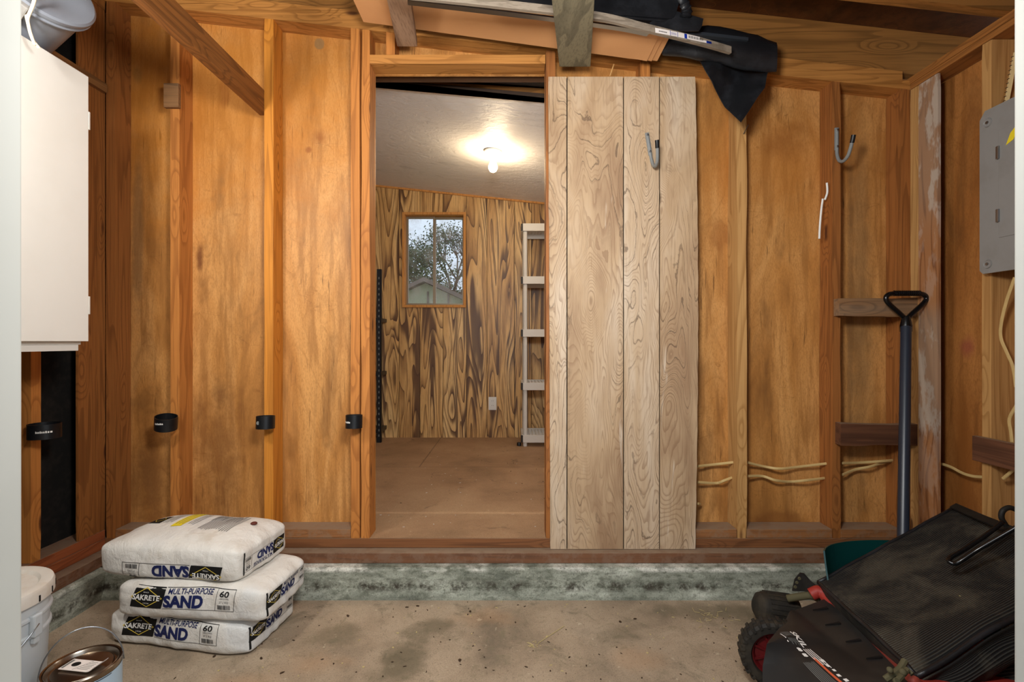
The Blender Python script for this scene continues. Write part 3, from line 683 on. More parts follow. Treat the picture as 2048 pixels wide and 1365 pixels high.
o = obj('foliage', bm, M['leaf'], tr, keep=True); o['kind'] = 'stuff'
lamp('daylight_sun', 'SUN', (0,0,10), 1.2, (1,.95,.85), .02)
bpy.data.objects['daylight_sun'].rotation_euler = Vector((-.6,.08,-.75)).to_track_quat('-Z','Y').to_euler()
# ------------------------------------------------------------------ whitewashed grooved panel standing against the studs
random.seed(11)
D = 2.084; th = .013; bm = B(); pid = []
gx = [1098.5, 1134, 1247, 1319, 1393]
nz = 40; zb, ztp = CZ+(682.5-1099)/F*D, CZ+(682.5-153.5)/F*D
def edge(px, z):
    x = (px-1024)/F*D
    if px > 1390: x += .012*math.sin(max(0, min(1, (z-zb)/(ztp-zb)))*math.pi) + .001*math.sin(z*40) - .005
    if px < 1100: x += .004*math.cos((z-zb)*1.4) + (.002*noise.noise(Vector((0,0,z*9))))
    return x
for k in range(4):
    n0 = len(bm.faces); rings = []
    for i in range(nz+1):
        z = zb+(ztp-zb)*i/nz; a = edge(gx[k], z)+(.0022 if k else 0); b = edge(gx[k+1], z)-(.0022 if k < 3 else 0)
        zz = z + (.004*(1-(z-zb))*0)
        rings.append([bm.verts.new(p) for p in ((a,D,zz),(b,D,zz),(b,D+th-.004,zz),(a,D+th-.004,zz))])
    for p, q in zip(rings, rings[1:]):
        for j in range(4): bm.faces.new((p[j], p[(j+1)%4], q[(j+1)%4], q[j]))
    bm.faces.new(rings[0]); bm.faces.new(rings[-1][::-1]); pid.extend([k*1.37+.4]*(len(bm.faces)-n0))
n0 = len(bm.faces); box(bm, edge(1098.5, 1)+.004, edge(1392, zb)-.002, D+th-.0038, D+th, zb+.001, ztp-.001, 1); pid.extend([0]*(len(bm.faces)-n0))
o = obj('siding_panel', bm, [M['drift'], M['dark']]); at = o.data.attributes.new('pid', 'FLOAT', 'FACE'); at.data.foreach_set('value', pid)
tag(o, 'tall pale whitewashed wood-grain panel with dark grooves covering the right side of the doorway', 'panel')
# ------------------------------------------------------------------ cabling
wires = [[(1396,933),(1425,930),(1470,925)],[(1396,965),(1432,967),(1448,962),(1471,953)],[(1396,1008),(1401,1009)],
 [(1496,926),(1530,934),(1560,938),(1600,934),(1660,927)],[(1496,953),(1525,953),(1550,961),(1580,964),(1615,961),(1657,956)],
 [(1685,927),(1720,926),(1765,923),(1797,920)],[(1685,950),(1710,940),(1740,934),(1770,925),(1797,921)]]
lbl = ['cream cable, upper run, in the bay right of the pale panel','cream cable bending upward below it in the bay right of the pale panel','short cream cable stub low at the edge of the pale panel',
 'cream cable sagging across the wide bay, upper of the two','cream cable sagging across the wide bay, lower of the two','straight cream cable behind the shovel shaft in the narrow bay','cream cable slanting up to the right behind the shovel shaft']
for wp, lb in zip(wires, lbl):
    bm = B(); pts = [P(x, y, 2.14+(.02 if i % 2 else 0)) for i, (x, y) in enumerate(wp)]
    if len(pts) > 2: pts = smoothp(pts)
    tube(bm, pts, .0038, 8, flat_=1.5); tag(obj('electric_cable', bm, M['wire'], smooth=True), lb, 'cable', 'cables strung through the back wall studs')
def onwall(px, py, X=1.735):
    Yd = F*X/(px-1024); return Vector((X, Yd, CZ+(682.5-py)/F*Yd))
for wp, lb in (([(1852,927),(1878,928),(1900,934),(1925,947),(1945,953),(1966,955)],'cream cable sagging across the right side wall to the pale stud'),
               ([(2030,555),(2014,600),(2003,645),(2002,676),(2014,706),(2026,735),(2032,775)],'long cream cable looping down below the grey electric panel'),
               ([(2034,810),(2019,838),(2022,865),(2024,885)],'short cream cable ending at the dark nailed board on the right wall'),
               ([(2029,938),(2019,947),(2006,958)],'short cream cable end poking out under the dark nailed board')):
    bm = B(); tube(bm, smoothp([onwall(x, y, 1.735 if x < 1967 else 1.70) for x, y in wp]), .0038, 8, flat_=1.5); tag(obj('electric_cable', bm, M['wire'], smooth=True), lb, 'cable')
# ------------------------------------------------------------------ grey hooks
def hook(name, x, y, z, rot, label):
    r = empty(name, (x, y, z), label, 'hook', 'grey vinyl-coated hanging hooks')
    bm = B(); R = Matrix.Translation((x, y, z)) @ Matrix.Rotation(rot, 4, 'Y')
    pts = [(0,-.005,.005),(0,-.005,-.035),(0,-.005,-.08),(0,-.007,-.105),(0,-.02,-.133),(0,-.045,-.145),(0,-.072,-.135),(0,-.088,-.112),(0,-.1,-.085)]
    tube(bm, [R @ p for p in smoothp(pts)], .0068, 12); box_ = B(); box(box_, -.0085, .0085, -.007, 0, -.085, .012, bev=.003); merge(bm, box_, R); obj('hook_body', bm, M['hook'], r, smooth=True)
    bm = B(); tube(bm, [R @ Vector(p) for p in ((0,-.098,-.09),(0,-.103,-.078),(0,-.108,-.062))], .0085, 12); obj('rubber_tip', bm, M['black'], r, smooth=True)
    for dz in (-.0, -.07):
        bm = B(); t = B(); lathe(t, [(0,.002),(.004,.0015),(.005,0),(.005,-.003)], 12); merge(bm, t, R @ Matrix.Translation((0,-.0115,dz)) @ Matrix.Rotation(math.pi/2, 4, 'X')); obj('screw', bm, M['metal'], r)
q = P(1672, 262, Y0); hook('hanging_hook', q.x, Y0-.0005, q.z, 0, 'grey coated hook screwed to the bare stud in the upper right')
q = P(1294, 272, D); hook('hanging_hook', q.x, D-.0005, q.z, -.16, 'grey coated hook on the pale grooved panel, slightly tilted')
# ------------------------------------------------------------------ black tool rings
for (px, py, Dd, R0, h, tx, ty, lb, nail) in ((89,862,1.775,.047,.052,0,0,'black plastic ring on the far left stud against black paper',1),
    (332,846,2.055,.041,.054,.18,.16,'tilted black plastic ring near the first stud left of the tie timber',1),
    (531,845,2.062,.0365,.052,-.05,0,'black plastic ring on the second stud, above the sand bags',0),
    (708,843.5,2.062,.034,.054,-.05,0,'black plastic ring on the door-side stud, left of the doorway',0)):
    c = P(px, py, Dd)
    r = empty('tool_ring', c, lb, 'ring', 'black plastic tool rings along the studs')
    T = Matrix.Translation(c) @ Matrix.Rotation(tx, 4, 'X') @ Matrix.Rotation(ty, 4, 'Y')
    bm = B(); t = B(); lathe(t, [(R0-.003,-h/2),(R0,-h/2),(R0,h/2),(R0-.003,h/2),(R0-.003,-h/2)], 40); merge(bm, t, T); rg = obj('ring_band', bm, M['black'], r, smooth=True)
    tr_ = BVHTree.FromPolygons([rg.data.vertices[i].co for i in range(len(rg.data.vertices))], [p.vertices[:] for p in rg.data.polygons])
    out = B()
    k = -.6*R0 if R0 < .035 else (0 if px > 300 else .62*R0)
    if px != 531:
        for j in range(9):
            project(out, rect_bm(k-.018+j*.0038, k-.0155+j*.0038, -.003, .003 if j % 3 else .0045), tr_, c, (1,0,0), (0,0,1), .0006, pitch=0)
        obj('white_print', out, M['whiteink'], r)
    else:
        bm = B(); t = B(); lathe(t, [(0,.001),(.007,.001),(.008,-.001)], 16); merge(bm, t, T @ Matrix.Translation((-.014,-R0*.93,0)) @ Matrix.Rotation(math.pi/2, 4, 'X')); obj('screw_hole', bm, M['greyink'], r)
# ------------------------------------------------------------------ electric panel on the right wall
px_, ya, yb = 1.655, 1.752, 1.36; za, zb_ = CZ+.236, CZ+.805
ep = empty('breaker_panel', (1.70, 1.55, za), 'grey metal breaker panel mounted high on the right wall', 'electrical panel')
bm = B(); ch = .012; pts = [(px_,ya-.012,za),(px_,ya,za+ch),(px_,ya,zb_-ch*2.2),(px_,ya-.02,zb_),(px_,yb,zb_),(px_,yb,za)]
poly_prism(bm, pts, (1,0,0), .012); obj('cover', bm, M['elec'], ep)
bm = B(); box(bm, px_+.012, XR-.001, yb+.01, ya-.008, za+.01, zb_-.01, bev=.002); obj('box', bm, M['elec'], ep)
bm = B(); box(bm, px_-.003, px_, yb+.04, 1.681, za+.115, zb_-.09, bev=.0012); dr = obj('door', bm, M['elec'], ep)
for zz in (zb_-.165, za+.19): bm = B(); box(bm, px_-.009, px_-.003, 1.676, 1.686, zz-.022, zz+.022, bev=.002); obj('hinge', bm, M['metal'], dr)
for (yy, zz) in ((1.722, za+.032), (1.722, zb_-.045)):
    bm = B(); t = B(); lathe(t, [(0,.002),(.011,.0015),(.0125,.003),(.0145,.003),(.016,0),(.016,-.002)], 24); merge(bm, t, Matrix.Translation((px_-.001,yy,zz)) @ Matrix.Rotation(-math.pi/2, 4, 'Y')); sc_ = obj('screw', bm, M['elec'], ep, smooth=True)
    bm = B(); t = B(); lathe(t, [(0,.004),(.005,.0035),(.006,.001)], 16); merge(bm, t, Matrix.Translation((px_-.001,yy,zz)) @ Matrix.Rotation(-math.pi/2, 4, 'Y')); obj('screw_head', bm, M['metal'], sc_)
bm = B(); poly_prism(bm, [(px_-.0034,1.63,zb_-.14),(px_-.0034,1.655,zb_-.15),(px_-.0034,1.64,zb_-.115),(px_-.0034,1.60,zb_-.08)], (-1,0,0), .0006); obj('sticker', bm, M['yellow'], dr)
# measuring rule leaning behind the panel
a, b = onwall(2009, 228, 1.74), onwall(2032, 105, 1.74)
bm = B(); tube(bm, [a, b], .009, 4); ru = obj('folding_rule', bm, M['wire']); tag(ru, 'thin yellowish ruled stick rising behind the top of the breaker panel', 'stick')
bm = B()
for i in range(14):
    q = a.lerp(b, i/14); box(bm, q.x-.0105, q.x-.009, q.y-.004, q.y+.004, q.z, q.z+.0015)
obj('graduation', bm, M['ink'], ru)
# ------------------------------------------------------------------ white wall cabinet and what lies on it
cf = -1.42
cb = empty('wall_cabinet', (-1.57, 1.28, CZ-.02), 'white painted wall cabinet hanging on the left wall', 'cabinet')
bm = B(); box(bm, XL+.022, cf-.021, .75, 1.655, CZ-.012, CZ+.882, bev=.002); obj('body', bm, M['white'], cb)
for y0, y1 in ((1.12,1.66),(.752,1.116)):
    bm = B(); box(bm, cf-.019, cf, y0, y1, CZ-.001, CZ+.886, bev=.0015); d_ = obj('door', bm, M['white'], cb)
    if y1 > 1.5:
        for zz in (.12, .74): bm = B(); box(bm, cf-.014, cf+.001, y1, y1+.006, CZ+zz-.03, CZ+zz+.03, bev=.001); obj('hinge', bm, M['resin'], d_)
bm = B(); box(bm, cf-.04, cf-.021, .76, 1.645, CZ-.032, CZ-.0125, bev=.001); obj('bottom_rail', bm, M['white'], cb)
# grey tub lying on the cabinet
tb = empty('storage_tub', (-1.5,1.5,CZ+.884), 'grey plastic tub with latch lying tipped on the white cabinet', 'tub')
T = Matrix.Translation((-1.485, 1.50, CZ+1.01)) @ Matrix.Rotation(math.radians(-24), 4, 'Z') @ Matrix.Rotation(math.radians(66), 4, 'Y') @ Matrix.Diagonal((1,1,.8,1))
bm = B(); t = B(); lathe(t, [(0,-.16),(.085,-.16),(.1,-.148),(.108,-.06),(.12,.1),(.122,.13)], 48); merge(bm, t, T); obj('tub_body', bm, M['greytub'], tb, smooth=True)
bm = B(); t = B(); lathe(t, [(.12,.118),(.134,.118),(.136,.124),(.132,.13),(.136,.138),(.136,.15),(.13,.156),(.1,.156),(.09,.15),(0,.15)], 48); merge(bm, t, T); obj('rim_lid', bm, M['greytub'], tb, smooth=True)
bm = B(); t = B(); box(t, .128, .15, -.022, .022, .075, .15, bev=.004); merge(bm, t, T @ Matrix.Rotation(math.radians(-28), 4, 'Z')); obj('latch', bm, M['elec'], tb)
bm = B()
pa = [P(40,-25,1.42),P(50,20,1.40),P(58,55,1.405),P(66,80,1.41),P(79,97,1.425)]; pb = [P(74,-20,1.38),P(66,10,1.385),P(56,35,1.39),P(57,50,1.395),P(62,70,1.40),P(70,90,1.415)]
tube(bm, smoothp(pa), .0042, 8); tube(bm, smoothp(pb), .0042, 8); tag(obj('rope', bm, M['rope'], smooth='all'), 'cream twisted cord hanging over the front of the grey tub', 'rope')
# ------------------------------------------------------------------ overhead: boards, hardboard sheets, strips, black fabric
def rail_board(name, xe, ze, dx, dz, wd, t, mat, label, De=2.06, Ds=.9):
    bm = B(); v = []
    for zz in (0, t):
        for (Dd, s) in ((Ds,-1),(Ds,1),(De,1),(De,-1)):
            k = De-Dd; v.append((xe+dx*k+s*wd/2, Dd, CZ+ze-dz*k+zz))
    hexa(bm, v); bmesh.ops.bevel(bm, geom=bm.edges[:], offset=.0015, segments=2, affect='EDGES')
    tag(obj(name, bm, mat), label, 'board')
rail_board('ledger_board', -.436, 1.226, .12, .09, .083, .03, M['batten'], 'short overhead board with bold zebra grain beneath the tan sheets')
rail_board('ledger_board', .262, 1.142, -.137, .193, .129, .018, M['greyboard'], 'wide overhead board of weathered grey wood above the panel top')
for k, (sx, sd) in enumerate(((0,0),(.02,.012),(.043,.022))):
    bm = B(); z = lambda x: CZ+1.207-.138*x-.0 + .0045*k
    n = 30; x0, x1 = -.60+(.0 if k == 0 else .01), .545+sx
    va = []
    for i in range(n+1):
        x = x0+(x1-x0)*i/n; jag = (noise.noise(Vector((x*60,k,0)))*.004 if x > .45 else 0)
        va.append([bm.verts.new(p) for p in ((x,1.815,z(x)),(x,2.0+sd*.3+jag,z(x)),(x,2.0+sd*.3+jag,z(x)+.0038),(x,1.815,z(x)+.0038))])
    for p, q in zip(va, va[1:]):
        for j in range(4): bm.faces.new((p[j], q[j], q[(j+1)%4], p[(j+1)%4]))
    bm.faces.new(va[0]); bm.faces.new(va[-1][::-1])
    tag(obj('hardboard_sheet', bm, M['tan']), ('tan hardboard sheet overhead, lowest of the three', 'middle tan hardboard sheet, its edge just beyond the lowest one', 'topmost tan hardboard sheet, reaching furthest right')[k], 'sheet', 'tan hardboard sheets overhead')
def bar(name, pts, w_, h_, mat, label, cat, mi2=None):
    bm = B(); pts = smoothp(pts, 8); rings = []
    for i, p in enumerate(pts):
        d = (pts[min(i+1,len(pts)-1)]-pts[max(i-1,0)]); s = Vector((-d.y, d.x, 0)).normalized()
        rings.append([bm.verts.new(p+s*a+Vector((0,0,b))) for a, b in ((0,0),(w_,0),(w_,h_),(0,h_))])
    for p, q in zip(rings, rings[1:]):
        for k in range(4): bm.faces.new((p[k], p[(k+1)%4], q[(k+1)%4], q[k]))
    bm.faces.new(rings[0]); bm.faces.new(rings[-1][::-1]); return tag(obj(name, bm, mat), label, cat)
ws = bar('plank_strip', [P(790,-8,1.57),P(1000,14,1.62),P(1195,38,1.672),P(1300,63,1.72),P(1400,88,1.80),P(1463,106,1.86)], .012, .025, M['plank'], 'grey brown plank strip with a barcode label, ending by the black fabric', 'plank')
bar('metal_channel', [P(815,1,1.60),P(960,18,1.64),P(1110,36,1.69),P(1240,54,1.75),P(1300,66,1.79)], .022, .006, M['metal'], 'bright galvanised metal channel running below the grey plank strip', 'channel')
mc = bar('metal_channel', [P(1190,28,1.80),P(1330,62,1.86),P(1420,72,1.89),P(1497,81,1.93)], .02, .012, M['metal_dark'], 'dull metal channel poking out behind the grey plank strip end', 'channel')
tw = BVHTree.FromPolygons([v.co for v in ws.data.vertices], [p.vertices[:] for p in ws.data.polygons])
a, b = P(1311,60,1.725), P(1418,87,1.83); U = (b-a).normalized(); V = Vector((0,0,1)); V = (V-U*V.dot(U)).normalized(); L = (b-a).length
out = B(); O = (a+b)/2; hh = .0085
project(out, rect_bm(-L/2, L/2, -hh, hh), tw, O, U, V, .0006, 0)
for x0, x1 in ((.07,.115),(-L/2+.062,-L/2+.064),(-L/2+.095,-L/2+.097),(L/2-.022,L/2),(.0,.012)):
    project(out, rect_bm(x0, x1, -hh*.98, hh*.98) if x0 != .07 else rect_bm(L/2-.024, L/2, -hh, hh), tw, O, U, V, .001, 1)
for j in range(16): project(out, rect_bm(.02+j*.0042, .0215+j*.0042+(.001 if j%3==0 else 0), -hh*.45, hh*.6), tw, O, U, V, .0011, 2, pitch=0)
for j in range(7): project(out, rect_bm(-L/2+.015+j*.005, -L/2+.018+j*.005, -.003, .001), tw, O, U, V, .0011, 2, pitch=0)
for j in (0,1,2): project(out, rect_bm(-L/2+.066, -L/2+.09, -.004+j*.003, -.003+j*.003), tw, O, U, V, .0011, 1, pitch=0)
o = obj('barcode_label', out, [M['paper'], M['blue'], M['ink']], ws); o['label'] = 'white and blue barcode sticker'
def sheet(pts_px, Df, th, nse=.012, pitch=14, name=None, mat=None, parent=None):
    bm = poly_bm(pts_px); bmesh.ops.triangulate(bm, faces=bm.faces[:]); grid_cut(bm, pitch)
    for v in bm.verts:
        x, y = v.co.x, v.co.y; d = Df(x, y) + noise.noise(Vector((x*.018, y*.012, 3.3)))*nse + noise.noise(Vector((x*.05, y*.03, 8)))*nse*.3
        v.co = P(x, y, d)
    bmesh.ops.recalc_face_normals(bm, faces=bm.faces)
    bmesh.ops.solidify(bm, geom=bm.faces[:], thickness=th)
    return obj(name, bm, mat, parent, smooth=True)
fb = empty('weed_fabric', P(1450,110,1.9), 'black landscape fabric bundle draped over the overhead boards with a hanging corner', 'fabric')
sheet([(1325,70),(1340,60),(1400,70),(1470,95),(1540,130),(1534,150),(1530,175),(1515,195),(1498,222),(1491,232),(1482,244),(1468,232),(1450,214),(1440,196),(1431,178),(1424,162),(1410,140),(1400,122),(1378,116),(1340,110),(1320,106)],
      lambda x, y: 2.03-.07*max(0, (y-120)/120)+.045*math.sin((x-1400)/22.+y*.028)-.03*max(0,(1400-x)/60.), .003, .03, 10, 'hanging_corner', M['fabric'], fb)
bm = B(); rp = []
ax = [(1325,84,1.955,.05),(1345,82,1.955,.055),(1365,84,1.96,.058),(1390,86,1.96,.064),(1415,88,1.965,.07),(1440,92,1.97,.073),(1465,97,1.97,.072),(1490,103,1.975,.07),(1515,108,1.98,.066),(1535,112,1.985,.062),(1553,115,1.99,.055)]
for i, (x, y, Dd, rr) in enumerate(ax):
    c = P(x, y, Dd); r_ = []
    for t in range(28):
        a_ = t*2*math.pi/28; w1 = 1+.1*noise.noise(Vector((i*.7, math.cos(a_)*1.6, math.sin(a_)*1.6)))+.05*math.sin(a_*4+i*.9)+.04*noise.noise(Vector((i*1.7,a_*2,5)))
        r_.append(bm.verts.new(c+Vector((math.cos(a_)*rr*.25*w1, math.cos(a_)*rr*.6*w1, math.sin(a_)*rr*w1))))
    rp.append(r_)
for p, q in zip(rp, rp[1:]):
    for t in range(28): bm.faces.new((p[t], p[(t+1)%28], q[(t+1)%28], q[t]))
bm.faces.new(rp[0]); bm.faces.new(rp[-1][::-1]); obj('fabric_roll', bm, M['fabric'], fb, smooth=True)
sheet([(1300,45),(1345,20),(1407,37),(1404,52),(1398,62),(1300,62)], lambda x, y: 1.84, .003, .02, 10, 'loose_flap', M['fabric'], fb)
bd = B(); pts = [P(1000,-60,1.80),P(1000,0,1.80),P(1190,28,1.80),P(1345,42,1.84),P(1353,36,1.84),P(1357,10,1.84),P(1375,-60,1.84)]
poly_prism(bd, pts, (0,1,0), .2); bmesh.ops.bevel(bd, geom=bd.edges[:], offset=.008, segments=3, affect='EDGES'); bmesh.ops.triangulate(bd, faces=bd.faces[:])
tag(obj('fabric_bundle', bd, M['fabric'], smooth=True), 'thick folded black bundle lying overhead right of the grey board', 'fabric')
bm = B(); tube(bm, smoothp([P(1357,-20,1.82),P(1368,5,1.82),P(1373,22,1.83),P(1371,35,1.84)]), [.012+.006*math.sin(i*1.1)**2+.0005*i for i in range(19)], 12, flat_=.6); tag(obj('fabric_twist', bm, M['fabric'], smooth=True), 'small twisted black fabric end beside the folded bundle', 'fabric')
# nail and splinter
for (p0, p1, r0, lb) in ((P(1497,250,2.05),P(1487,268,2.095),.0018,'nail sticking out of the stud below the black fabric corner'),(P(1228,128,2.07),P(1220,152,2.09),.003,'pale wood splinter above the top of the grooved panel')):
    bm = B(); tube(bm, [p0, p1], r0, 6); tag(obj('nail' if 'nail' in lb else 'splinter', bm, M['metal_dark'] if 'nail' in lb else M['stud_pale']), lb, 'nail' if 'nail' in lb else 'splinter')
# ------------------------------------------------------------------ sand bags
def fit_text(s, x0, x1, y0, h, shear=0, bold=0):
    t = text_bm(s, 1, 1, shear, bold); xs = [v.co.x for v in t.verts]; ys = [v.co.y for v in t.verts]
    a, b, c, d = min(xs), max(xs), min(ys), max(ys)
    for v in t.verts: v.co = Vector((x0+(v.co.x-a)/(b-a)*(x1-x0), y0+(v.co.y-c)/(d-c)*h, 0))
    return t
def bag_label(tree, O, U, V, k=1., flip=False, cut=None):
    out = B()
    def pr(b, lay, mi, pitch=.012):
        b.transform(Matrix.Scale(k, 4))
        if cut:
            bmesh.ops.bisect_plane(b, geom=b.verts[:]+b.edges[:]+b.faces[:], plane_co=(0,cut,0), plane_no=(0,1,0), clear_outer=True)
            if not b.faces: b.free(); return
        project(out, b, tree, O, U, V, .0009+lay*.0005, mi, pitch*k, flip)
    arc = [(-.07+.016*math.sin(t/8*math.pi/2), -.034+.068*t/8) for t in range(9)]
    pr(poly_bm([(-.185,-.034)]+arc+[(-.163,.034)]), 0, 0)
    pr(line_bm([(-.178,0),(-.122,.03),(-.066,0),(-.122,-.03)], .0022, True), 1, 2)
    pr(rect_bm(-.172, -.071, -.0085, .0085), 2, 0)
    pr(fit_text('SAKRETE', -.173, -.071, -.0085, .018, .15, .03), 3, 1)
    pr(fit_text('1936', -.132, -.112, -.02, .004), 3, 1, .05); pr(fit_text('SINCE', -.132, -.112, .0155, .003), 3, 1, .05)
    pr(fit_text('MULTI-PURPOSE', -.044, .108, .0155, .0165, .2, .018), 1, 3)
    pr(fit_text('SAND', -.062, .072, -.0305, .042, .12, .05), 1, 3)
    pr(line_bm([(-.05,.034),(.187,.034),(.18,-.034),(-.065,-.034)], .0014), 1, 0)
    pr(line_bm([(.122,.034),(.115,-.034)], .0014), 1, 0)
    pr(fit_text('60', .131, .165, .011, .018, .15, .02), 1, 0)
    pr(fit_text('LB/LIVRES', .131, .165, .0035, .0045), 1, 0, .05); pr(fit_text('27.2 KG', .13, .162, -.009, .0065, .1), 1, 0, .05)
    x = .124; rr = random.Random(5)
    while x < .168:
        w_ = rr.choice((.0008,.0012,.002)); pr(rect_bm(x, x+w_, -.029, -.0145), 1, 0, .05); x += w_+rr.choice((.001,.0014))
    return out
def sack(center, L, W, H, rz, seed, label, ears=.02, topbulge=.0, sag=0):
    n = 44; bm = B(); bmesh.ops.create_cube(bm, size=2)
    bmesh.ops.subdivide_edges(bm, edges=bm.edges[:], cuts=n, use_grid_fill=True)
    R = Matrix.Translation(center) @ Matrix.Rotation(rz, 4, 'Z'); kk = 9.
    for v in bm.verts:
        a, b, c = v.co; s = (abs(a)**kk+abs(b)**kk+abs(c)**kk)**(1/kk); a, b, c = a/s, b/s, c/s
        x = a*L/2*(1-.02*(1-c*c)); hz = 1-.30*abs(a)**7-.10*abs(b)**6
        y = b*W/2*(1+.05*(1-c*c))
        z = H/2 + c*H/2*hz + (topbulge*(1-abs(a)**2.5)*(1-abs(b)**2.2) if c > 0 else 0)*max(0, c)
        if c < 0: z = max(0, H/2 + c*H/2*(1-.02*abs(b)**6))
        ear = (abs(a)**10)*(abs(b)**10); x += math.copysign(ears*ear, a); 
        if c > -.5: z += ear*H*.12
        q = Vector((x*1., y, z)); w_ = noise.noise(Vector((x*9+seed, y*9, z*9)))*.006 + noise.noise(Vector((x*26+seed, y*12, z*40)))*.0022
        w_ += (noise.noise(Vector((y*30+seed, z*16, 4)))*.005*abs(a)**4)
        d = Vector((a*.5, b, c if z > .01 else 0)); 
        q += d.normalized()*w_ if d.length else Vector(); q.z = max(q.z, 0.0)
        q.y += sag*noise.noise(Vector((x*4+seed, 0, 0)))
        v.co = R @ q
    o = obj('sand_bag', bm, M['sack'], smooth='all'); tag(o, label, 'bag', 'stacked bags of sand')
    tree = BVHTree.FromPolygons([v.co for v in o.data.vertices], [p.vertices[:] for p in o.data.polygons])
    return o, tree, R
PM = [M['ink'], M['whiteink'], M['gold'], M['navy']]
def bag_prints(o, tree, R, H, zf, flip=False, xf=-.015, kf=1., ze=None, ke=.8, yo=0, cut=None, cute=None, ye=0):
    Q = R.to_3x3(); ux, uy, uz = Q @ Vector((1,0,0)), Q @ Vector((0,1,0)), Vector((0,0,1))
    a = obj('front_print', bag_label(tree, R @ Vector((xf,0,zf)), ux, uz, kf, flip, cut), PM, o)
    b = obj('end_print', bag_label(tree, R @ Vector((0,ye,ze or zf)), uy, uz, ke, flip, cute), PM, o)
    out = B(); project(out, rect_bm(-.003, .003, -H*.34, H*.28), tree, R @ Vector((0, -.118, H*.5)), uy, uz, .0012, 0)
    obj('seam_strip', out, [M['ink']], o)
def placed(fl, fr, W, H, z, seed, label, **k):
    """front-left and front-right bottom corners in plan"""
    fl, fr = Vector(fl), Vector(fr); d = fr-fl; rz = math.atan2(d.y, d.x); nrm = Vector((-d.y, d.x)).normalized(); c = (fl+fr)/2 + nrm*W/2
    return sack((c.x, c.y, z), d.length, W, H, rz, seed, label, **k)
b1 = placed((-1.392,1.70), (-.860,1.618), .272, .118, .0, 1, 'lowest white bag of sand, lying on the concrete floor', sag=.01)
bag_prints(*b1, .118, .073, ze=.066, ke=.66, xf=-.02, ye=-.0)
b2 = placed((-1.332,1.655), (-.797,1.605), .275, .122, .116, 5, 'middle white bag of sand in the stack of three', sag=.01)
bag_prints(*b2, .122, .077, ze=.066, ke=.66, xf=-.02)
b3 = placed((-1.418,1.69), (-.893,1.632), .285, .122, .234, 9, 'topmost bag of sand, upside down, with a yellow stripe on top', ears=.03, topbulge=.026)
bag_prints(*b3, .122, .02+.006, flip=True, ze=.05, ke=.66, xf=.02)
o, tree, R = b3; Q = R.to_3x3(); ux, uy = Q @ Vector((1,0,0)), Q @ Vector((0,1,0)); O = R @ Vector((0,0,.15))
out = B()
project(out, rect_bm(-.185,-.14,-.02,.05), tree, O, ux, uy, .0012, 0)
project(out, line_bm([(-.180,.015),(-.1625,.04),(-.145,.015),(-.1625,-.01)], .0015, True), tree, O, ux, uy, .0018, 2)
project(out, rect_bm(-.075,-.035,-.045,.12), tree, O, ux, uy, .0012, 3)
for j in range(3): project(out, rect_bm(-.068+j*.012,-.0655+j*.012,-.03,.1), tree, O, ux, uy, .0018, 1)
rr = random.Random(3)
for (x0, n, a, b, gap, w_) in ((-.13,5,-.02,.11,.0085,.0022),(-.022,3,-.03,.1,.009,.0022),(.035,14,-.06,.1,.0085,.003),(.03,9,.02,.115,.012,.002)):
    for j in range(n):
        e = b-rr.random()*.03; project(out, rect_bm(x0+j*gap, x0+j*gap+w_, a+rr.random()*.01, e), tree, O, ux, uy, .0013, 1)
o_ = obj('top_print', out, [M['ink'], M['greyink'], M['gold'], M['yellow']], o); o_['label'] = 'instruction print with a yellow stripe'
bm = B(); h = tree.ray_cast(R @ Vector((.19,.035,.5)), Vector((0,0,-1)))[0]
t = B(); bmesh.ops.create_icosphere(t, subdivisions=2, radius=.012); t.transform(Matrix.Translation(h+Vector((0,0,.004))) @ Matrix.Diagonal((1,1,.5,1)))
merge(bm, t); tag(obj('dried_clod', bm, flat('red_brown_clod', '#5a2a20', .7), smooth='all'), 'small dark red brown clod lying on the topmost sand bag', 'clod')
# ------------------------------------------------------------------ white pail, paint can
c0 = (-1.396, 1.288, 0)
pl = empty('lidded_pail', c0, 'white plastic pail with a snapped-on lid beside the left curb', 'pail')
bm = B(); lathe(bm, [(0,0),(.127,0),(.131,.006),(.141,.26),(.141,.265),(.146,.266),(.146,.272),(.142,.276),(.143,.31),(.148,.312),(.148,.318),(.143,.322),(.144,.36),(.14,.36)], 72, c0); obj('pail_body', bm, M['pail'], pl, smooth=True)
bm = B(); lathe(bm, [(0,.378),(.118,.378),(.124,.386),(.136,.388),(.150,.386),(.153,.378),(.153,.352),(.149,.352),(.149,.374),(0,.374)], 72, c0)
for k in range(18):
    a_ = k*math.pi/9+.1; t = B(); box(t, .1525, .1545, -.002, .002, .354, .37, 1); merge(bm, t, Matrix.Translation(c0) @ Matrix.Rotation(a_, 4, 'Z'))
obj('lid', bm, [M['pail_lid'], M['dark']], pl, smooth=True)
bm = B(); t = B(); box(t, .142, .158, -.013, .013, .268, .325, bev=.004); box(t, .142, .154, -.009, .009, .25, .272, bev=.003); merge(bm, t, Matrix.Translation(c0) @ Matrix.Rotation(math.radians(3), 4, 'Z')); obj('handle_lug', bm, M['pail'], pl)
bm = B(); a3 = math.radians(3); e = [Vector((c0[0]+math.cos(a3)*.155, c0[1]+math.sin(a3)*.155, .30))]
pts = [Vector((c0[0]+math.cos(t)*(.158+.006*math.sin((t-a3))), c0[1]+math.sin(t)*(.16), .30-.13*math.sin(-(t-a3)))) for t in [a3-i*math.pi/24 for i in range(25)]]
tube(bm, pts, .0018, 6); obj('bail_wire', bm, M['metal'], pl, smooth='all')
c1 = (-1.128, 1.30, 0)
pc = empty('paint_can', c1, 'metal paint can with light blue label and paper tag on its lid', 'paint can')
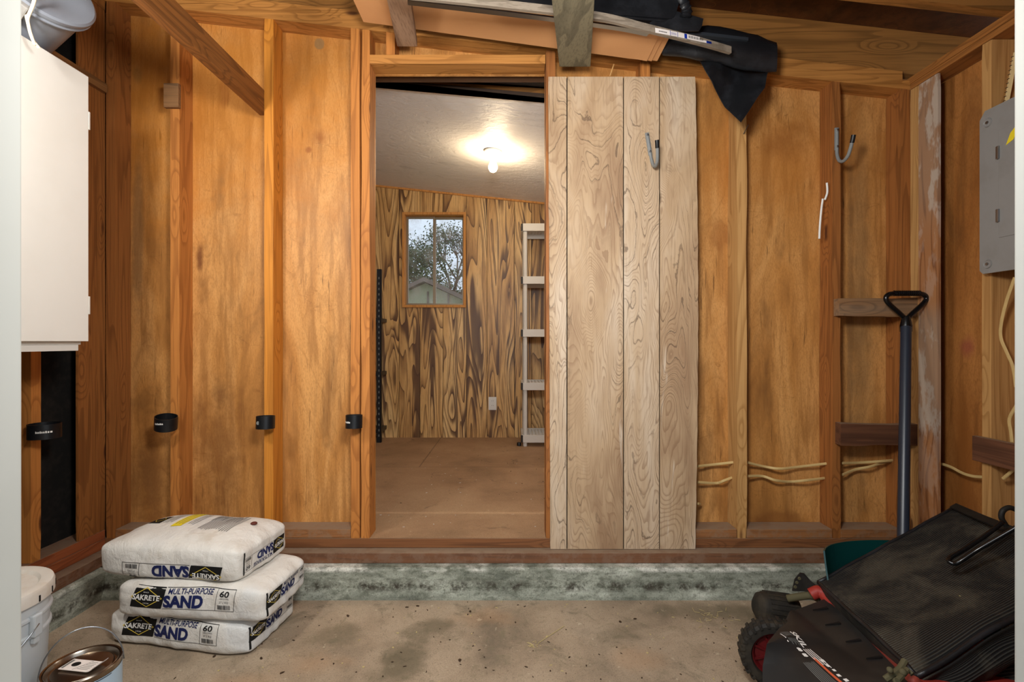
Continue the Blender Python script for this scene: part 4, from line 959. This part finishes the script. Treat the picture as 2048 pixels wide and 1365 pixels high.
bm = B(); lathe(bm, [(0,0),(.081,0),(.0835,.003),(.0825,.006),(.0825,.182),(.0845,.186),(.085,.19),(.083,.193),(.0795,.192),(.0785,.186)], 64, c1); obj('can_body', bm, M['tin'], pc, smooth=True)
bm = B(); lathe(bm, [(.0829,.012),(.0829,.176)], 64, c1); lb_ = obj('can_label', bm, M['canlabel'], pc, smooth='all')
bm = B(); lathe(bm, [(.0785,.189),(.076,.1915),(.0735,.188),(.071,.181),(.067,.181),(.064,.184),(0,.184)], 64, c1); lid = obj('can_lid', bm, M['tin'], pc, smooth=True)
tl = BVHTree.FromPolygons([v.co for v in lb_.data.vertices], [p.vertices[:] for p in lb_.data.polygons])
out = B(); dr_ = Vector((0+.80, -1.0, 0)).normalized(); Uc = Vector((-dr_.y, dr_.x, 0)); Oc = Vector(c1)+Vector((0,0,.13))
project(out, rect_bm(.0,.034,-.06,.036), tl, Oc, Uc, (0,0,1), .0006, 0, .004)
project(out, rect_bm(.008,.026,.003,.026), tl, Oc, Uc, (0,0,1), .0011, 1, .004)
for j in range(6): project(out, rect_bm(.003+j*.0048, .0065+j*.0048, -.012, -.008), tl, Oc, Uc, (0,0,1), .0012, 2, .004)
project(out, fit_text('SEMI-GLOSS', -.048, -.008, .034, .006), tl, Oc, Uc, (0,0,1), .0012, 3, .004)
project(out, rect_bm(-.075,.06,.0425,.0445), tl, Oc, Uc, (0,0,1), .0012, 3, .004)
obj('label_print', out, [M['blue'], M['redp'], M['whiteink'], M['ink']], lb_)
T = Matrix.Translation((c1[0]+.006, c1[1]-.004, .1885)) @ Matrix.Rotation(math.radians(-8), 4, 'Z')
bm = B(); n = 14; va = []
for i in range(n+1):
    x = -.052+.104*i/n; zc = .0+(.012*max(0, (x-.03)/.022)**2); va.append([T @ Vector((x, s*.021, zc)) for s in (-1, 1)])
vv = [[bm.verts.new(p) for p in (q[0], q[1], q[1]+Vector((0,0,.0012)), q[0]+Vector((0,0,.0012)))] for q in va]
for p, q in zip(vv, vv[1:]):
    for k in range(4): bm.faces.new((p[k], p[(k+1)%4], q[(k+1)%4], q[k]))
bm.faces.new(vv[0]); bm.faces.new(vv[-1][::-1])
tg = obj('paper_tag', bm, M['paper'], lid)
out = B(); tt = BVHTree.FromPolygons([v.co for v in tg.data.vertices], [p.vertices[:] for p in tg.data.polygons]); Q = T.to_3x3()
circ = poly_bm([(-.024+.011*math.cos(t*math.pi/12), .002+.009*math.sin(t*math.pi/12)) for t in range(24)])
project(out, circ, tt, T.translation, Q @ Vector((1,0,0)), Q @ Vector((0,1,0)), .0006, 0)
project(out, line_bm([(-.013,-.018),(.01,.018)], .001), tt, T.translation, Q @ Vector((1,0,0)), Q @ Vector((0,1,0)), .0006, 0)
for j in range(6): project(out, rect_bm(-.004+j*.003, .028, -.014+j*.0055, -.0128+j*.0055), tt, T.translation, Q @ Vector((1,0,0)), Q @ Vector((0,1,0)), .0006, 1)
project(out, rect_bm(-.049,-.043,-.017,.017), tt, T.translation, Q @ Vector((1,0,0)), Q @ Vector((0,1,0)), .0006, 1)
obj('tag_print', out, [M['ink'], M['greyink']], tg)
a_, b_ = math.radians(38), math.radians(218)
pA, pB = Vector((c1[0]+.084*math.cos(a_), c1[1]+.084*math.sin(a_), .172)), Vector((c1[0]+.084*math.cos(b_), c1[1]+.084*math.sin(b_), .172))
mid = (pA+pB)/2; hv = (pA-mid); up = (Vector((-.10,.10,1))).normalized()
bm = B(); tube(bm, [mid+hv*1.02*math.cos(t*math.pi/28)+up*.108*math.sin(t*math.pi/28) for t in range(29)], .0018, 8); obj('bail_wire', bm, M['metal'], pc, smooth='all')
# ------------------------------------------------------------------ snow shovel
sh = empty('snow_shovel', (1.36,1.75,0), 'dark shovel with D grip and teal blade leaning on the right end of the wall', 'shovel')
st, sb = P(1812,655,2.0), P(1806,1100,1.76)
bm = B(); tube(bm, [sb+(sb-st)*.03, st], .0185, 20); obj('shaft', bm, M['shaft'], sh, smooth=True)
Dg = 2.015
gp = [P(1812,640,Dg),P(1800,628,Dg),P(1778,608,Dg),P(1772,597,Dg),P(1778,589,Dg),P(1795,587,Dg),P(1812,587,Dg),P(1830,587,Dg),P(1846,589,Dg),P(1853,597,Dg),P(1846,608,Dg),P(1824,628,Dg),P(1812,640,Dg)]
bm = B(); tube(bm, smoothp(gp, 5), .0095, 12); tube(bm, [P(1812,664,Dg-.006),P(1812,652,Dg-.006),P(1812,634,Dg)], [.0205,.021,.014], 20); obj('grip', bm, M['black_gloss'], sh, smooth=True)
bm = B()
for k in range(14): x = 1788+k*3.8; tube(bm, [P(x,587,Dg),P(x+2,587,Dg)], .0115, 14)
obj('grip_ribs', bm, M['black_gloss'], sh, smooth=True)
bm = B(); nx, nz_ = 26, 16; gr = []
bc = Vector((sb.x-.0, 1.745, 0))
for j in range(nz_+1):
    row = []
    for i in range(nx+1):
        u = (i/nx-.5)*2; vv = j/nz_
        wdt = .262-.02*vv; x = bc.x-.055+u*(wdt+.012); z = .0+.31*vv*(1-.0*u*u)+.012*(1-abs(u))*0
        y = bc.y - .10*(u*u)*(1-.35*vv) + .075*(1-vv)**2*(-1) + .05*vv - (.03*(abs(u)**8))
        if vv > .8: z -= .12*max(0, (1-abs(u)))*0
        row.append(bm.verts.new((x, y+.02, z+.001)))
    gr.append(row)
for j in range(nz_):
    for i in range(nx): bm.faces.new((gr[j][i], gr[j][i+1], gr[j+1][i+1], gr[j+1][i]))
bmesh.ops.recalc_face_normals(bm, faces=bm.faces); bmesh.ops.solidify(bm, geom=bm.faces[:], thickness=.005); obj('blade', bm, M['teal'], sh, smooth=True)
# ------------------------------------------------------------------ mower
mw = empty('lawn_mower', (.9,1.4,0), 'black and red lawn mower with dusty wheels at the lower right', 'lawn mower')
def lerp(ps, t):
    n = len(ps)-1; k = min(int(t*n), n-1); return ps[k].lerp(ps[k+1], t*n-k)
Kr = [P(1652,1198,1.66),P(1728,1272,1.42),P(1862,1408,1.08)]; Kk = [P(1590,1221,1.62),P(1683,1296,1.38),P(1820,1408,1.06)]
Kl = [P(1572,1240,1.55),P(1534,1287,1.32),P(1525,1335,1.29),P(1526,1470,1.16)]
bm = B(); n = 26; rows = []
for i in range(n+1):
    t = i/n; r_, k_, l_ = lerp(Kr, t), lerp(Kk, t), lerp(Kl, t)
    d_ = Vector((l_.x+.02, l_.y+.0, .05)); e_ = Vector((r_.x+.03, r_.y, .06))
    row = [d_, l_]+[l_.lerp(k_, s)+Vector((-.25,-.25,.6)).normalized()*.016*math.sin(s*math.pi) for s in (.2,.4,.6,.8,.93)]+[k_, k_.lerp(r_, .08), k_.lerp(r_, .4), k_.lerp(r_, .75), r_, e_]
    rows.append([bm.verts.new(p) for p in row])
for p, q in zip(rows, rows[1:]):
    for j in range(len(p)): bm.faces.new((p[j], p[(j+1)%len(p)], q[(j+1)%len(p)], q[j]))
bm.faces.new(rows[0]); bm.faces.new(rows[-1][::-1]); hood = obj('shroud', bm, M['mow'], mw, smooth=True)
th_ = BVHTree.FromPolygons([v.co for v in hood.data.vertices], [p.vertices[:] for p in hood.data.polygons])
def hit(px, py):
    o_ = Vector((0,0,CZ)); d = (P(px, py, 1)-o_).normalized(); return th_.ray_cast(o_, d)
h0 = hit(1583,1268)[0]; h1 = hit(1668,1352)[0]; nn = hit(1626,1312)[1]
if nn.z < 0: nn = -nn
U = (h1-h0).normalized(); V = nn.cross(U).normalized(); O = (h0+h1)/2; half = (h1-h0).length/2
out = B()
project(out, fit_text('SKIL', -half-.012, -half+.052, .0, .017, .0, .03), th_, O, U, V, .001, 0, .02)
for j in range(4): project(out, rect_bm(-half+.058, -half+.058+.085-j*.006, .013-j*.006, .0155-j*.006), th_, O, U, V, .001, 0, .02)
for j in range(6): project(out, rect_bm(-half-.012, -half+.045-(j%2)*.008, -.006-j*.0042, -.0042-j*.0042), th_, O, U, V, .001, 1, .02)
project(out, rect_bm(-half+.002, -half+.04, -.035, -.032), th_, O, U, V, .001, 0, .02)
for j, x in enumerate((.062,.085)): project(out, poly_bm([(-half+x+.008*math.cos(a*math.pi/4), -.016+(.008 if a % 2 else .005)*math.sin(a*math.pi/4)) for a in range(8)]), th_, O, U, V, .001, 0, .02)
project(out, rect_bm(half-.075, half+.16, -.006, .0005), th_, O, U, V, .001, 2, .02)
for j in range(10): project(out, rect_bm(half-.065+j*.021, half-.054+j*.021, .006+(j%3)*.002, .017-(j%2)*.003), th_, O, U, V, .001, 0, .02)
for j in range(7): project(out, rect_bm(half-.06, half+.13, -.014-j*.0042, -.0122-j*.0042), th_, O, U, V, .001, 1, .02)
obj('shroud_print', out, [M['whiteink'], M['greyink'], flat('orange_ink','#d0603c',.5)], hood)
for (x, y) in ((1640,1222),(1665,1252),(1706,1286),(1747,1320)):
    h = hit(x, y)
    if h[0] is None: continue
    hA, hB = hit(x-14, y+1)[0], hit(x+15, y-4)[0]
    if hA is None or hB is None: continue
    d = (hB-hA); nr = h[1] if h[1].z > 0 else -h[1]; s = Vector((0,-1,0)).cross(d).normalized()
    bm = B(); f_ = d.cross(nr).normalized()
    poly_prism(bm, [hA+nr*.001, hB+nr*.001-f_*.003, hB+nr*.001+f_*.006], nr, .004); obj('vent_slot', bm, M['dark'], hood)
def wheel(c, R, W_, rz, name, tread=True, hub=True):
    T = Matrix.Translation(c) @ Matrix.Rotation(rz, 4, 'Z') @ Matrix.Rotation(math.pi/2, 4, 'X')
    bm = B(); t = B(); lathe(t, [(R*.66,-W_/2+.006),(R*.7,-W_/2),(R*.9,-W_/2),(R*.97,-W_/2+.008),(R*.97,W_/2-.008),(R*.9,W_/2),(R*.7,W_/2),(R*.66,W_/2-.006),(R*.66,-W_/2+.006)], 56); merge(bm, t, T)
    if tread:
        for k in range(26):
            a = k*2*math.pi/26
            for s in (-1, 1):
                t = B(); box(t, R*.955, R, -.0052, .0052, -.001 if s > 0 else -W_/2+.001, W_/2-.001 if s > 0 else .001, bev=.0015)
                merge(bm, t, T @ Matrix.Rotation(a+(.12 if s > 0 else 0), 4, 'Z'))
                t = B(); box(t, R*.86, R*.985, -.004, .004, s*(W_/2)-.002, s*(W_/2)+.003, bev=.001); merge(bm, t, T @ Matrix.Rotation(a+(.12 if s > 0 else 0), 4, 'Z'))
    w_ = obj(name, bm, M['rubber'], mw, smooth=True)
    if hub:
        bm = B(); t = B(); lathe(t, [(0,W_*.28),(.018,W_*.28),(.02,W_*.2),(R*.55,W_*.12),(R*.62,W_*.3),(R*.665,W_*.3),(R*.665,-W_*.3),(0,-W_*.3)], 40); merge(bm, t, T)
        for k in range(9): t = B(); box(t, .02, R*.6, -.003, .003, W_*.1, W_*.24); merge(bm, t, T @ Matrix.Rotation(k*2*math.pi/9, 4, 'Z'))
        obj('hub', bm, M['reddark'], w_, smooth=True)
wheel((.79,1.49,.1015), .1, .05, math.radians(-14), 'wheel')
bm = B(); T = Matrix.Translation(P(1548,1218,1.80)) @ Matrix.Rotation(math.radians(8), 4, 'Y'); t = B(); lathe(t, [(0,-.07),(.03,-.068),(.048,-.055),(.055,-.03),(.055,.06),(.05,.075),(0,.075)], 40); t.transform(Matrix.Rotation(math.pi/2, 4, 'Y')); merge(bm, t, T)
for k in range(22): t = B(); box(t, -.035, .06, -.003, .003, .052, .0575, bev=.001); merge(bm, t, T @ Matrix.Rotation(k*2*math.pi/22, 4, 'X'))
obj('front_roller', bm, M['rubber'], mw, smooth=True)
bm = B(); tube(bm, smoothp([P(1575,1198,1.76),P(1600,1194,1.74),P(1622,1192,1.72),P(1640,1200,1.70)]), .0125, 12); obj('axle_arm', bm, M['olive'], mw, smooth='all')
bm = B(); poly_prism(bm, [P(1585,1183,1.74),P(1590,1160,1.74),P(1601,1147,1.74),P(1610,1149,1.74),P(1622,1163,1.73),P(1640,1178,1.72),P(1640,1196,1.72),P(1612,1184,1.73)], (.2,1,0), .006); br = obj('lever_plate', bm, M['bracket'], mw)
for (x, y) in ((1599,1158),(1594,1166),(1591,1175)):
    bm = B(); t = B(); lathe(t, [(0,.001),(.005,.001),(.006,-.001)], 14); merge(bm, t, Matrix.Translation(P(x,y,1.738)) @ Matrix.Rotation(math.pi/2, 4, 'X')); obj('hole', bm, M['olive'], br)
bm = B(); tube(bm, smoothp([P(1622,1190,1.70),P(1640,1184,1.69),P(1655,1200,1.66),P(1690,1246,1.54),P(1740,1298,1.40),P(1800,1350,1.24),P(1830,1365,1.16)]), [.02]*6+[.018]*6+[.013]*25, 12); obj('deck_rim', bm, M['red'], mw, smooth='all')
bm = B(); poly_prism(bm, [P(1660,1215,1.655),P(1800,1350,1.22),P(1850,1375,1.12),P(2080,1400,1.12),P(2000,1290,1.45),P(1750,1215,1.7)], (0,0,-1), .10); obj('deck', bm, M['red'], mw)
bm = B()
for (x, y, r0) in ((1780,1341,.007),(1806,1345,.008),(1801,1355,.008),(1793,1363,.008)):
    t = B(); bmesh.ops.create_icosphere(t, subdivisions=2, radius=r0); t.transform(Matrix.Translation(P(x,y,1.12))); merge(bm, t)
tube(bm, smoothp([P(1770,1360,1.13),P(1785,1350,1.13),P(1800,1338,1.14),P(1810,1322,1.15)]), .007, 8); tube(bm, [P(1795,1362,1.11),P(1815,1340,1.13),P(1825,1350,1.12)], .006, 8)
obj('bag_hook', bm, M['olive'], mw, smooth=True)
# grass catcher bag resting on the mower
gc = empty('grass_catcher', (1.3,1.5,.25), 'dusty black mesh grass catcher bag with wire handle, lying on the mower', 'grass catcher')
A_, B_, D_ = P(1637,1166,1.70), P(1905,1019,1.78), P(1828,1344,1.20); C_ = D_+(B_-A_)*1.0+Vector((.0,-.0,.0))
bm = B(); nu, nv = 40, 36; nrm = (B_-A_).cross(D_-A_).normalized(); nrm = nrm if nrm.z > 0 else -nrm
uvl = bm.loops.layers.uv.new('UVMap')
def skin(fn, nu, nv, uvs):
    g_ = [[bm.verts.new(fn(i/nu, j/nv)) for i in range(nu+1)] for j in range(nv+1)]
    for j in range(nv):
        for i in range(nu):
            f = bm.faces.new((g_[j][i], g_[j][i+1], g_[j+1][i+1], g_[j+1][i]))
            for lp, (a, b) in zip(f.loops, ((i,j),(i+1,j),(i+1,j+1),(i,j+1))): lp[uvl].uv = (b/nv*uvs[0]+uvs[2], a/nu*uvs[1])
def top(u, v):
    p = A_+(B_-A_)*u*1.0+(D_-A_)*v; s = .5-.5*math.cos(2*math.pi*u); 
    ridge = .02*math.exp(-((v-1)/.1)**2)
    return p+nrm*(-.018*math.sin(u*math.pi)*math.sin(v*math.pi)+.006*noise.noise(Vector((u*4,v*4,1)))-.014*(max(0,(v-.93))/.07)**2)
skin(top, nu, nv, (1,1,0))
def side(u, v):   # sagging front side below the D-C edge
    p = top(u, 1.0); depth = (.10+.10*u)*v
    fold = .022*math.sin(v*9+u*5+2*noise.noise(Vector((u*3,v*3,0))))*min(1, v*3)
    q = p+Vector((.05*v-.02*fold, -.01+.06*math.sin(v*math.pi)*-1*0+fold*.9, -depth)); q.z = max(q.z, .02); return q
skin(side, nu, 18, (.5,1,0))
skin(lambda u, v: top(0, u)+Vector((.02*v, .0, -.07*v)), 20, 6, (.2,1,0))
skin(lambda u, v: top(u, 0)+Vector((.03*v, .015*v, -(.10+.15*u)*v)), nu, 6, (.2,1,0))
bmesh.ops.remove_doubles(bm, verts=bm.verts[:], dist=.0008)
gb = obj('mesh_bag', bm, M['meshfab'], gc, smooth=True, keep=True); sm = gb.modifiers.new('thickness', 'SOLIDIFY'); sm.thickness = .003; sm.offset = -1
bm = B(); tube(bm, [top(u, 0)+nrm*.002 for u in [i/20 for i in range(21)]], .006, 8); tube(bm, [top(0, v)+nrm*.001 for v in [i/20 for i in range(21)]], .006, 8); tube(bm, [top(u, 1)+nrm*.002 for u in [i/20 for i in range(21)]], .007, 8); obj('piping', bm, M['fabric'], gc, smooth='all')
bm = B(); fr_ = [P(1904,1018,1.775),P(1960,1043,1.62),P(2015,1066,1.48),P(2060,1088,1.40)]
for i in range(3):
    a, b = fr_[i]+nrm*.004, fr_[i+1]+nrm*.004; s_ = (B_-A_).normalized()*.024
    hexa(bm, [a-s_*.2, b-s_*.2, b+s_, a+s_, a-s_*.2+nrm*.006, b-s_*.2+nrm*.006, b+s_+nrm*.006, a+s_+nrm*.006])
obj('frame_bar', bm, M['bracket'], gc)
hp = [P(2010,1052,1.46),P(1975,1080,1.46),P(1935,1106,1.46),P(1905,1124,1.46),P(1902,1131,1.45),P(1912,1136,1.44),P(1925,1131,1.43),P(1960,1108,1.42),P(2000,1085,1.40),P(2040,1062,1.38)]
bm = B(); tube(bm, smoothp([p+nrm*.012 for p in hp]), .0062, 10); obj('wire_handle', bm, M['black_gloss'], gc, smooth='all')
bm = B(); tube(bm, smoothp([P(2040,1024,1.5),P(2020,1016,1.5),P(2006,1022,1.5),P(2003,1036,1.5),P(2012,1052,1.5),P(2020,1066,1.5)]), .0075, 10); obj('hanger_hook', bm, M['bracket'], gc, smooth='all')
bm = B(); rr = random.Random(8); 
for _ in range(46):
    u, v = rr.random()*.95+.02, rr.random()*.9+.03; p = top(u, v)+nrm*.0015; a = rr.random()*6.28; l = rr.choice((.003,.005,.005,.012)); t1 = (B_-A_).normalized(); t2 = (D_-A_).normalized(); d = t1*math.cos(a)+t2*math.sin(a)
    tube(bm, [p, p+d*l], .0008, 4)
tag(obj('grass_clippings', bm, M['straw']), 'pale dry grass clippings scattered on the mesh grass catcher', 'grass clippings', kind='stuff')
# ------------------------------------------------------------------ litter on the floors
bm = B(); rr = random.Random(21)
def chip(x, y, z, l, w_, mi):
    a = rr.random()*6.28; d = Vector((math.cos(a), math.sin(a), 0)); s_ = Vector((-d.y, d.x, 0)); k = 5; pts = []
    for i in range(k): t = i/k*2*math.pi; pts.append(Vector((x,y,z+.0006))+d*math.cos(t)*l*(.7+.5*rr.random())+s_*math.sin(t)*w_*(.6+.6*rr.random()))
    poly_prism(bm, pts, (0,0,1), .0015, mi)
for _ in range(150): chip(rr.uniform(-1.1,.85), rr.uniform(1.4,1.98), 0, rr.uniform(.002,.006), rr.uniform(.001,.003), 0 if rr.random() < .7 else 1)
for x, y in ((-.98,1.63),(-.93,1.66),(-.72,1.55),(-.82,1.62),(-.41,1.93),(-.37,1.94),(-.16,1.90),(-.17,1.61),(-.74,1.5),(.4,1.83),(.46,1.85),(-.62,1.87)): chip(x, y, 0, .008, .005, 0)
for _ in range(26):
    x, y = rr.gauss(.73,.05), rr.gauss(1.86,.03); a = rr.random()*6.28; tube(bm, [(x,y,.002),(x+.02*math.cos(a),y+.02*math.sin(a),.006)], .0007, 4, mi=1)
tube(bm, [(.09,1.70,.002),(.19,1.80,.003)], .001, 5, mi=1)
for _ in range(14): x, y = rr.gauss(.075,.012), rr.gauss(1.69,.012); tube(bm, [(x,y,.002),(x+rr.gauss(0,.01),y+rr.gauss(0,.008),.004)], .0008, 4, mi=1)
tag(obj('floor_litter', bm, [M['leafb'], M['straw']]), 'bits of dry leaf and straw scattered on the concrete floor', 'litter', kind='stuff')
bm = B()
for _ in range(70): chip(rr.uniform(-.7,.3), rr.uniform(2.15,3.9), ZF, rr.uniform(.002,.006), rr.uniform(.001,.003), 0 if rr.random() < .3 else 1)
tag(obj('sawdust_flakes', bm, [M['leafb'], M['resin']]), 'pale wood flakes and dirt specks on the back room floor', 'litter', kind='stuff')
